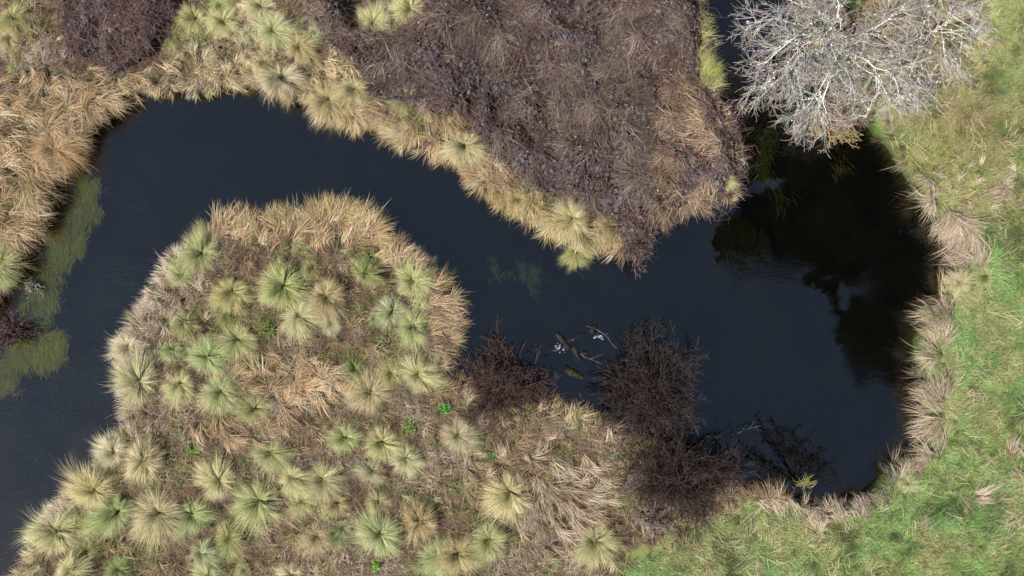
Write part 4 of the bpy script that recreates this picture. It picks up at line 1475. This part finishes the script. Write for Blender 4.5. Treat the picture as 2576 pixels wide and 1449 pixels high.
_R = np.random.default_rng(31)
_b = bush('brown_shrub', 2088, 290, 0.95, 1.1, 34, (0.20, 0.145, 0.09), 'brown twiggy shrub with yellowish leaf tips hanging below the white tree', 32, (0.05, -0.30), (8, 5))
leafy_twigs(_b[0], _b[3], (0.27, 0.21, 0.09), 2600, 0.022, _R)
_b = bush('brown_shrub', 2240, 110, 1.5, 0.9, 40, (0.26, 0.20, 0.13), 'tan twiggy shrub under the crowns of the two white trees', 33, (0, 0), (8, 4))
leafy_twigs(_b[0], _b[3], (0.30, 0.22, 0.12), 2200, 0.02, _R)


# ------------------------------------------------------------------ dark reflection of a shrub, modelled as stems and leaves above the pool
def shrub_reflection():
    R = np.random.default_rng(41)
    base = P(2020, 1222, 0.0)
    root = empty('shrub_reflection', (base[0], base[1], -0.15))
    o3 = np.array(root.location)
    tag(root, 'dark shrub reflection with clumped foliage, modelled as stems over the lower right pool', 'shrub')
    tops = [(1940, 1068, .25), (1985, 1078, .3), (2040, 1100, .3), (2060, 1130, .3), (2085, 1165, .25), (2098, 1195, .25), (1955, 1120, .2), (1900, 1150, .15), (1880, 1180, .15), (1925, 1165, .2), (2000, 1110, .35)]
    L0 = []
    sb = Batch()
    for (px, py, z) in tops:
        e = P(px, py, z)
        s = o3 + R.normal(size=3) * 0.03
        md = s * 0.5 + e * 0.5 + np.array((R.normal() * 0.08, 0.05, 0.12))
        L0.append(resample([s, md, e], 9))
    L0 = np.array(L0)
    sb.add(*tubes(L0 - o3, np.linspace(0.022, 0.007, 9)[None], (0.009, 0.007, 0.006), 5))
    obj('stems', sb.mesh('shrub_stems', 'bark', True), root)
    b1, _ = grow(L0, 10, 0.45, 0.7, m=5, t0=0.3, wobble=0.2, R=R)
    b2, _ = grow(b1, 5, 0.16, 0.7, m=4, t0=0.3, R=R)
    tb = Batch()
    tb.add(*tubes(b1 - o3, np.linspace(0.011, 0.006, 5)[None], (0.010, 0.008, 0.007), 3))
    tb.add(*tubes(b2 - o3, np.linspace(0.007, 0.005, 4)[None], (0.010, 0.008, 0.007), 3))
    obj('twigs', tb.mesh('shrub_twigs', 'bark'), root)['kind'] = 'stuff'
    far = b2[np.linalg.norm(b2[:, -1, :2] - o3[:2], axis=1) > 0.75]
    leafy_twigs(root, far - o3, (0.009, 0.008, 0.007), 1500, 0.022, R)
    # yellow-green new shoots at its foot
    g = Batch()
    n = 60
    a = R.normal(size=n) * 0.55 + math.radians(100)
    g.add(*blades(np.stack([R.normal(size=n) * 0.12 - 0.05, R.normal(size=n) * 0.10 + 0.02, np.full(n, 0.1)], 1), a, 0.55 * (0.7 + 0.6 * R.random(n)), 0.4, 0.5, 0.016,
                  rcol((0.2, 0.19, 0.07), n, 0.2, R), rcol((0.30, 0.26, 0.10), n, 0.2, R), 3, R.normal(size=n) * 0.3))
    obj('shoots', g.mesh('shrub_shoots', 'grass_blade'), root)['kind'] = 'stuff'


shrub_reflection()


# ------------------------------------------------------------------ driftwood and foam in the pool
def log_mesh(name, pts, r0, r1, mat, seed, sides=10, n=12, flat=0.75, knots=0.16):
    R = np.random.default_rng(seed)
    p = resample(pts, n)
    rad = 0.85 * np.linspace(r0, r1, n) * (1 + knots * R.normal(size=n))
    V, Q, _, _ = tubes(p[None], rad[None], (0, 0, 0), sides)
    V = V.reshape(n, sides, 3)
    V = V + R.normal(size=V.shape) * 0.09 * max(r0, r1)
    c = V.mean(1, keepdims=True)
    V[:, :, 2:] = c[:, :, 2:] + (V[:, :, 2:] - c[:, :, 2:]) * flat
    V = V.reshape(-1, 3)
    tri = []
    k = len(V)
    V = np.vstack([V, p[0], p[-1]])
    for s in range(sides):
        tri.append((k, (s + 1) % sides, s))
        tri.append((k + 1, (n - 1) * sides + s, (n - 1) * sides + (s + 1) % sides))
    return mesh_np(name, V, Q, np.array(tri), None, mat, False)


def W3(px, py, dz):
    return P(px, py, WATER_Z + dz)


def wood(name, lab, parts, cat='log'):
    """parts: (part name, [(px, py, dz)...], r0, r1, material). One part -> one mesh, else an Empty with children."""
    o0 = W3(*parts[0][1][0])
    if len(parts) == 1:
        nm, pl, r0, r1, mt = parts[0]
        o = obj(name, log_mesh(name, [W3(*q) - o0 for q in pl], r0, r1, mt, len(lab)), None, tuple(o0))
        return tag(o, lab, cat)
    root = empty(name, tuple(o0))
    tag(root, lab, cat)
    for i, (nm, pl, r0, r1, mt) in enumerate(parts):
        obj(nm, log_mesh(nm, [W3(*q) - o0 for q in pl], r0, r1, mt, i + len(lab), 8 if r0 < 0.05 else 10), root)
    return root


wood('mossy_log', 'short thick mossy green log floating between the two bare bushes', [
    ('trunk', [(1421, 928, .05), (1432, 934, .06), (1448, 941, .05), (1467, 951, .03)], .15, .09, 'mossy_log'),
    ('broken_stub', [(1424, 930, .08), (1430, 924, .16)], .07, .04, 'mossy_log')])
wood('driftwood', 'crossed dark driftwood branch sticking out of the water, foam beside it', [
    ('trunk', [(1400, 838, .10), (1408, 849, .10), (1418, 859, .08), (1432, 878, .02)], .10, .09, 'wet_log'),
    ('broken_stub', [(1401, 846, .08), (1403, 836, .16)], .05, .03, 'wet_log'),
    ('branch', [(1426, 860, .08), (1440, 852, .08), (1456, 845, .05), (1474, 838, .03)], .05, .025, 'wet_log'),
    ('branch', [(1418, 862, .03), (1405, 868, -.02), (1390, 877, .02), (1378, 886, .03), (1367, 896, .0)], .035, .04, 'wet_log')])
wood('sunken_log', 'dark half-sunk log right below the crossed driftwood', [
    ('trunk', [(1441, 872, .08), (1447, 882, .08), (1452, 893, .05), (1460, 905, .02)], .12, .06, 'wet_log'),
    ('broken_stub', [(1443, 876, .08), (1446, 868, .15)], .05, .03, 'wet_log'),
    ('branch', [(1443, 900, .01), (1450, 906, .02), (1458, 911, .0)], .03, .02, 'wet_log')])
wood('sunken_stump', 'small dark stump tip beside the half-sunk log', [
    ('trunk', [(1466, 886, .03), (1471, 889, .05), (1477, 885, .02)], .07, .05, 'wet_log')], 'stump')
wood('snag', 'dark snag with thin bent branches at the upper right of the driftwood', [
    ('trunk', [(1489, 836, .02), (1492, 826, .10), (1499, 818, .08)], .12, .06, 'wet_log'),
    ('branch', [(1474, 820, .05), (1484, 823, .08), (1496, 826, .12), (1510, 834, .14), (1524, 843, .12), (1532, 855, .10), (1541, 866, .05), (1553, 876, .0)], .011, .008, 'grey_twig'),
    ('branch', [(1496, 826, .10), (1515, 839, .05), (1530, 848, .10), (1536, 860, .06), (1550, 878, .02)], .008, .006, 'grey_twig'),
    ('branch', [(1500, 818, .05), (1509, 818, .04), (1516, 814, .03)], .03, .02, 'wet_log')])
wood('forked_branch', 'thin pale forked branch floating right of the half-sunk log', [
    ('stem', [(1460, 888, .05), (1470, 898, .06), (1484, 903, .05), (1500, 909, .04), (1517, 917, .01)], .014, .008, 'grey_twig'),
    ('fork', [(1484, 903, .05), (1497, 899, .08), (1510, 893, .09), (1522, 889, .08)], .011, .007, 'grey_twig')], 'branch')
wood('fallen_branch', 'pale bare branch poking over the water beside the leaning shrub', [
    ('stem', [(1836, 1100, .15), (1860, 1088, .3), (1885, 1078, .35), (1915, 1070, .35)], .014, .007, 'grey_twig'),
    ('fork', [(1885, 1078, .35), (1893, 1068, .4), (1897, 1058, .42)], .008, .005, 'grey_twig'),
    ('fork', [(1900, 1074, .35), (1908, 1084, .32)], .007, .005, 'grey_twig'),
    ('fork', [(1868, 1085, .3), (1872, 1076, .36)], .007, .005, 'grey_twig')], 'branch')
wood('fallen_branch', 'dark bare branch with two prongs over the water right of the largest bush', [
    ('stem', [(1800, 1110, .2), (1820, 1100, .3), (1840, 1088, .35), (1862, 1072, .35)], .018, .008, 'wet_log'),
    ('fork', [(1820, 1100, .3), (1823, 1080, .4), (1814, 1062, .45)], .011, .006, 'wet_log'),
    ('fork', [(1848, 1082, .35), (1852, 1066, .42), (1846, 1056, .45)], .009, .005, 'wet_log')], 'branch')
wood('waterlogged_branch', 'dark waterlogged branch by the olive tuft under the bramble headland', [
    ('stem', [(1437, 676, .03), (1450, 682, .04), (1462, 690, .03), (1470, 703, .02)], .025, .018, 'wet_log'),
    ('fork', [(1462, 690, .03), (1478, 694, .02), (1490, 700, .01)], .014, .010, 'wet_log'),
    ('fork', [(1440, 678, .05), (1441, 668, .06)], .03, .02, 'wet_log')], 'branch')


def foam(lab, cx, cy, rx, ry, n, seed):
    R = np.random.default_rng(seed)
    x = cx + rx * R.normal(size=n) * 0.5
    y = cy + ry * (0.5 * R.normal(size=n)) + (x - cx) * -0.15
    ring = R.random(n)
    c = np.stack([P(a, b, WATER_Z + 0.008) for a, b in zip(x, y)])
    r = 0.010 + 0.022 * ring ** 2
    V, _, T, _ = ico_blobs(np.zeros((n, 3)), r, np.zeros((n, 3)), R)
    V = V.reshape(n, 6, 3)
    V[:, :, 2] *= 0.35
    st = R.random(n) * 1.2
    V[:, :, 0] *= (1 + st)[:, None]
    V = V + c[:, None, :]
    o = obj('foam', mesh_np('foam', V.reshape(-1, 3), None, T, None, 'foam'))
    tag(o, lab, 'foam', kind='stuff')


foam('white foam flecks caught left of the crossed driftwood', 1406, 877, 17, 11, 34, 51)
foam('white foam flecks below the snag', 1508, 846, 14, 8, 34, 52)
foam('small streak of foam on the crossed driftwood\'s right branch', 1437, 855, 6, 3, 10, 53)


# ------------------------------------------------------------------ water weed under the surface
def weed(lab, poly, dens, az, col, depth, seed, L=0.55, nm='water_weed'):
    R = np.random.default_rng(seed)
    pl = PW(poly, WATER_Z - depth)
    x0, y0 = pl.min(0)
    x1, y1 = pl.max(0)
    x0, y0, x1, y1 = x0 - 0.8, y0 - 0.8, x1 + 0.8, y1 + 0.8
    n = int((x1 - x0) * (y1 - y0) * dens)
    x = R.uniform(x0, x1, n)
    y = R.uniform(y0, y1, n)
    m = in_poly(pl, x + 0.7 * (fbm(x, y, 0.6, 400 + seed) - 0.5) + 0.10 * R.normal(size=n), y + 0.7 * (fbm(x, y, 0.6, 410 + seed) - 0.5) + 0.10 * R.normal(size=n)) & (samp(SDF, x, y) > -0.12)
    m &= R.random(n) < np.clip((fbm(x, y, 0.45, 440 + seed) - 0.30) / 0.2, 0.2, 1)
    x, y = x[m], y[m]
    n = len(x)
    a = math.radians(az) + 0.9 * (vnoise(x, y, 0.5, 420 + seed) - 0.5) + R.normal(size=n) * 0.30
    z = WATER_Z - depth - 0.12 * R.random(n)
    c = rcol(col, n, 0.22, R) * (0.75 + 0.5 * fbm(x, y, 0.7, 430 + seed))[:, None]
    b = Batch()
    b.add(*blades(np.stack([x, y, z], 1), a, L * (0.6 + 0.7 * R.random(n)), math.pi / 2 - 0.03, 0.08, 0.013, c, c * 1.05, 3, R.normal(size=n) * 0.6, R.normal(size=n) * 0.3))
    tag(obj(nm, b.mesh(nm, 'pond_weed')), lab, 'water weed', kind='stuff')


weed('long olive green band of water weed along the left bank', [(150, 440), (245, 470), (215, 590), (150, 690), (115, 800), (85, 900), (40, 930), (35, 850), (60, 760), (90, 690), (95, 610), (120, 540), (125, 470)], 4200, 250, (0.135, 0.138, 0.016), 0.10, 61, 0.26)
weed('square yellow green clump of water weed near the left edge', [(118, 835), (160, 852), (158, 880), (140, 920), (80, 925), (95, 890)], 3600, 255, (0.17, 0.16, 0.006), 0.10, 62, 0.26)
weed('yellow green water weed cut by the left edge', [(-60, 900), (40, 895), (45, 940), (25, 980), (-60, 1010)], 3000, 240, (0.13, 0.125, 0.008), 0.12, 63, 0.26)
weed('small pale green clump of water weed in mid channel', [(1232, 660), (1255, 665), (1298, 678), (1262, 688), (1240, 692)], 1100, 260, (0.05, 0.058, 0.032), 0.16, 64, 0.26)
weed('slanting pale green clump of water weed in mid channel', [(1310, 640), (1330, 645), (1340, 680), (1330, 720), (1360, 742), (1345, 742), (1318, 715)], 900, 285, (0.045, 0.052, 0.028), 0.18, 65, 0.26)
weed('dull green water weed below the white tree', [(1900, 330), (1945, 300), (1950, 380), (1940, 420), (1985, 480), (1985, 530), (1950, 500), (1905, 420)], 300, 275, (0.026, 0.034, 0.006), 0.22, 66)
weed('green and brown water weed below the headland\'s right tip', [(1780, 570), (1860, 540), (1920, 590), (1950, 660), (1900, 705), (1830, 700), (1790, 650)], 230, 262, (0.010, 0.009, 0.003), 0.22, 67)
weed('brown strands of water weed deep under the right bank', [(2090, 400), (2110, 395), (2130, 425), (2120, 440)], 500, 300, (0.06, 0.04, 0.012), 0.2, 68, 0.4)


# ------------------------------------------------------------------ small leafy herbs
def herb(px, py, r, col, lab, seed, h=0.25):
    R = np.random.default_rng(seed)
    c = P(px, py, 0.2)
    g = float(gz(np.array([c[0]]), np.array([c[1]]))[0])
    root = empty('leafy_herb', (c[0], c[1], g))
    tag(root, lab, 'herb', 'green herbs among the tussocks')
    n = 26
    a = R.random(n) * 6.28
    rr = r * np.sqrt(R.random(n))
    tips = np.stack([rr * np.cos(a), rr * np.sin(a), h * (0.5 + 0.6 * R.random(n))], 1)
    st = np.zeros((n, 4, 3))
    for j in range(4):
        t = j / 3
        st[:, j] = tips * np.array([t, t, 0]) + np.array([0, 0, 1]) * (tips[:, 2] * (1.4 * t - 0.4 * t * t))[:, None]
    b = Batch()
    b.add(*tubes(st, np.linspace(0.006, 0.003, 4)[None], np.array(col) * 0.7, 3))
    obj('stems', b.mesh('herb_stems', 'leaf'), root)['kind'] = 'stuff'
    leafy_twigs(root, st, col, 150, 0.04, R)


herb(671, 832, 0.26, (0.11, 0.20, 0.03), 'dark green leafy herb between the two middle silvery tussocks', 71)
herb(1118, 1028, 0.20, (0.10, 0.28, 0.05), 'bright green leafy herb left of the left bare bush', 72)
herb(1026, 1076, 0.26, (0.12, 0.19, 0.04), 'dark leafy herb below the pale tussock near the inlet', 73)
herb(1193, 1112, 0.28, (0.14, 0.27, 0.07), 'fresh green patch of leaves beside the grey green tussock', 74, 0.12)
herb(817, 1290, 0.22, (0.16, 0.30, 0.06), 'bright green herb right of the small green tussock near the bottom', 75)
herb(945, 1424, 0.18, (0.15, 0.28, 0.05), 'bright green herb under the largest bottom row tussock', 76)
herb(930, 650, 0.28, (0.16, 0.26, 0.08), 'fresh green leaves above the dark green tussock at the right edge', 77, 0.2)
herb(1240, 1150, 0.16, (0.13, 0.27, 0.09), 'small fresh green patch above the lone large tussock', 78, 0.1)
herb(480, 1135, 0.2, (0.14, 0.2, 0.06), 'grey green herb right of the round pale tussock near the left shore', 79, 0.15)
herb(1105, 245, 0.16, (0.26, 0.27, 0.03), 'yellow green sprig where the brambles meet the tan sedge', 80, 0.2)


# ------------------------------------------------------------------ tall trees beyond the right edge, mirrored in the pool
def dark_tree(lab, base, top, r, z0, z1, n_leaf, seed, col=(0.008, 0.009, 0.007)):
    R = np.random.default_rng(seed)
    base = np.array(base, float)
    top = np.array(top, float)
    root = empty('evergreen_tree', tuple(base))
    tag(root, lab, 'tree', 'dark trees beyond the frame')
    tr = resample([base - base, (top - base) * 0.45 + np.array((0.3, 0.2, 0)), top - base], 14)
    b = Batch()
    b.add(*tubes(tr[None], np.linspace(0.32, 0.05, 14)[None], (0.06, 0.05, 0.04), 9))
    obj('trunk', b.mesh('tree_trunk', 'bark', True), root)
    hh = tr[:, 2]
    nb = 70
    t = z0 + (z1 - z0) * (np.arange(nb) + R.random(nb)) / nb
    s = np.stack([np.interp(t, hh, tr[:, 0]), np.interp(t, hh, tr[:, 1]), t], 1)
    u = (t - z0) / (z1 - z0)
    rad = r * np.sqrt(np.clip(1 - (1.7 * u - 0.7) ** 2, 0.05, 1)) * (0.7 + 0.4 * R.random(nb))
    a = np.arange(nb) * 2.39996 + R.normal(size=nb) * 0.3
    pts = np.zeros((nb, 5, 3))
    for j in range(5):
        q = j / 4
        pts[:, j] = s + np.stack([np.cos(a) * rad * q, np.sin(a) * rad * q, rad * (0.45 * q - 0.15 * q * q)], 1)
    b = Batch()
    b.add(*tubes(pts, np.linspace(0.05, 0.015, 5)[None], (0.06, 0.05, 0.04), 4))
    obj('limbs', b.mesh('tree_limbs', 'bark'), root)['kind'] = 'stuff'
    tw, _ = grow(pts, 7, 0.9, 0.8, m=4, t0=0.3, R=R)
    leafy_twigs(root, tw, col, n_leaf, 0.26, R, 'crown')


dark_tree('tallest dark tree off the right edge, mirrored in the middle pool', (17.4, 4.9, 0), (14.6, 2.9, 27.5), 2.3, 9, 27.3, 15000, 91)
dark_tree('broad dark tree off the right edge, mirrored below the right bank', (17.9, 2.6, 0), (16.9, 2.9, 17.0), 3.8, 4.5, 16.8, 17000, 92)
dark_tree('dark tree off the right edge, mirrored below the white tree', (18.2, 7.8, 0), (16.2, 6.2, 17.5), 4.0, 4.5, 17.2, 17000, 93)
dark_tree('slender dark tree off the right edge, mirrored along the lower right bank', (18.6, -2.0, 0), (18.2, -2.3, 15.0), 2.5, 6.0, 14.8, 12000, 95)
dark_tree('dark tree off the top right corner, mirrored in the channel under the white tree', (17.6, 11.2, 0), (14.0, 8.3, 21.0), 3.2, 9.0, 20.8, 14000, 96)
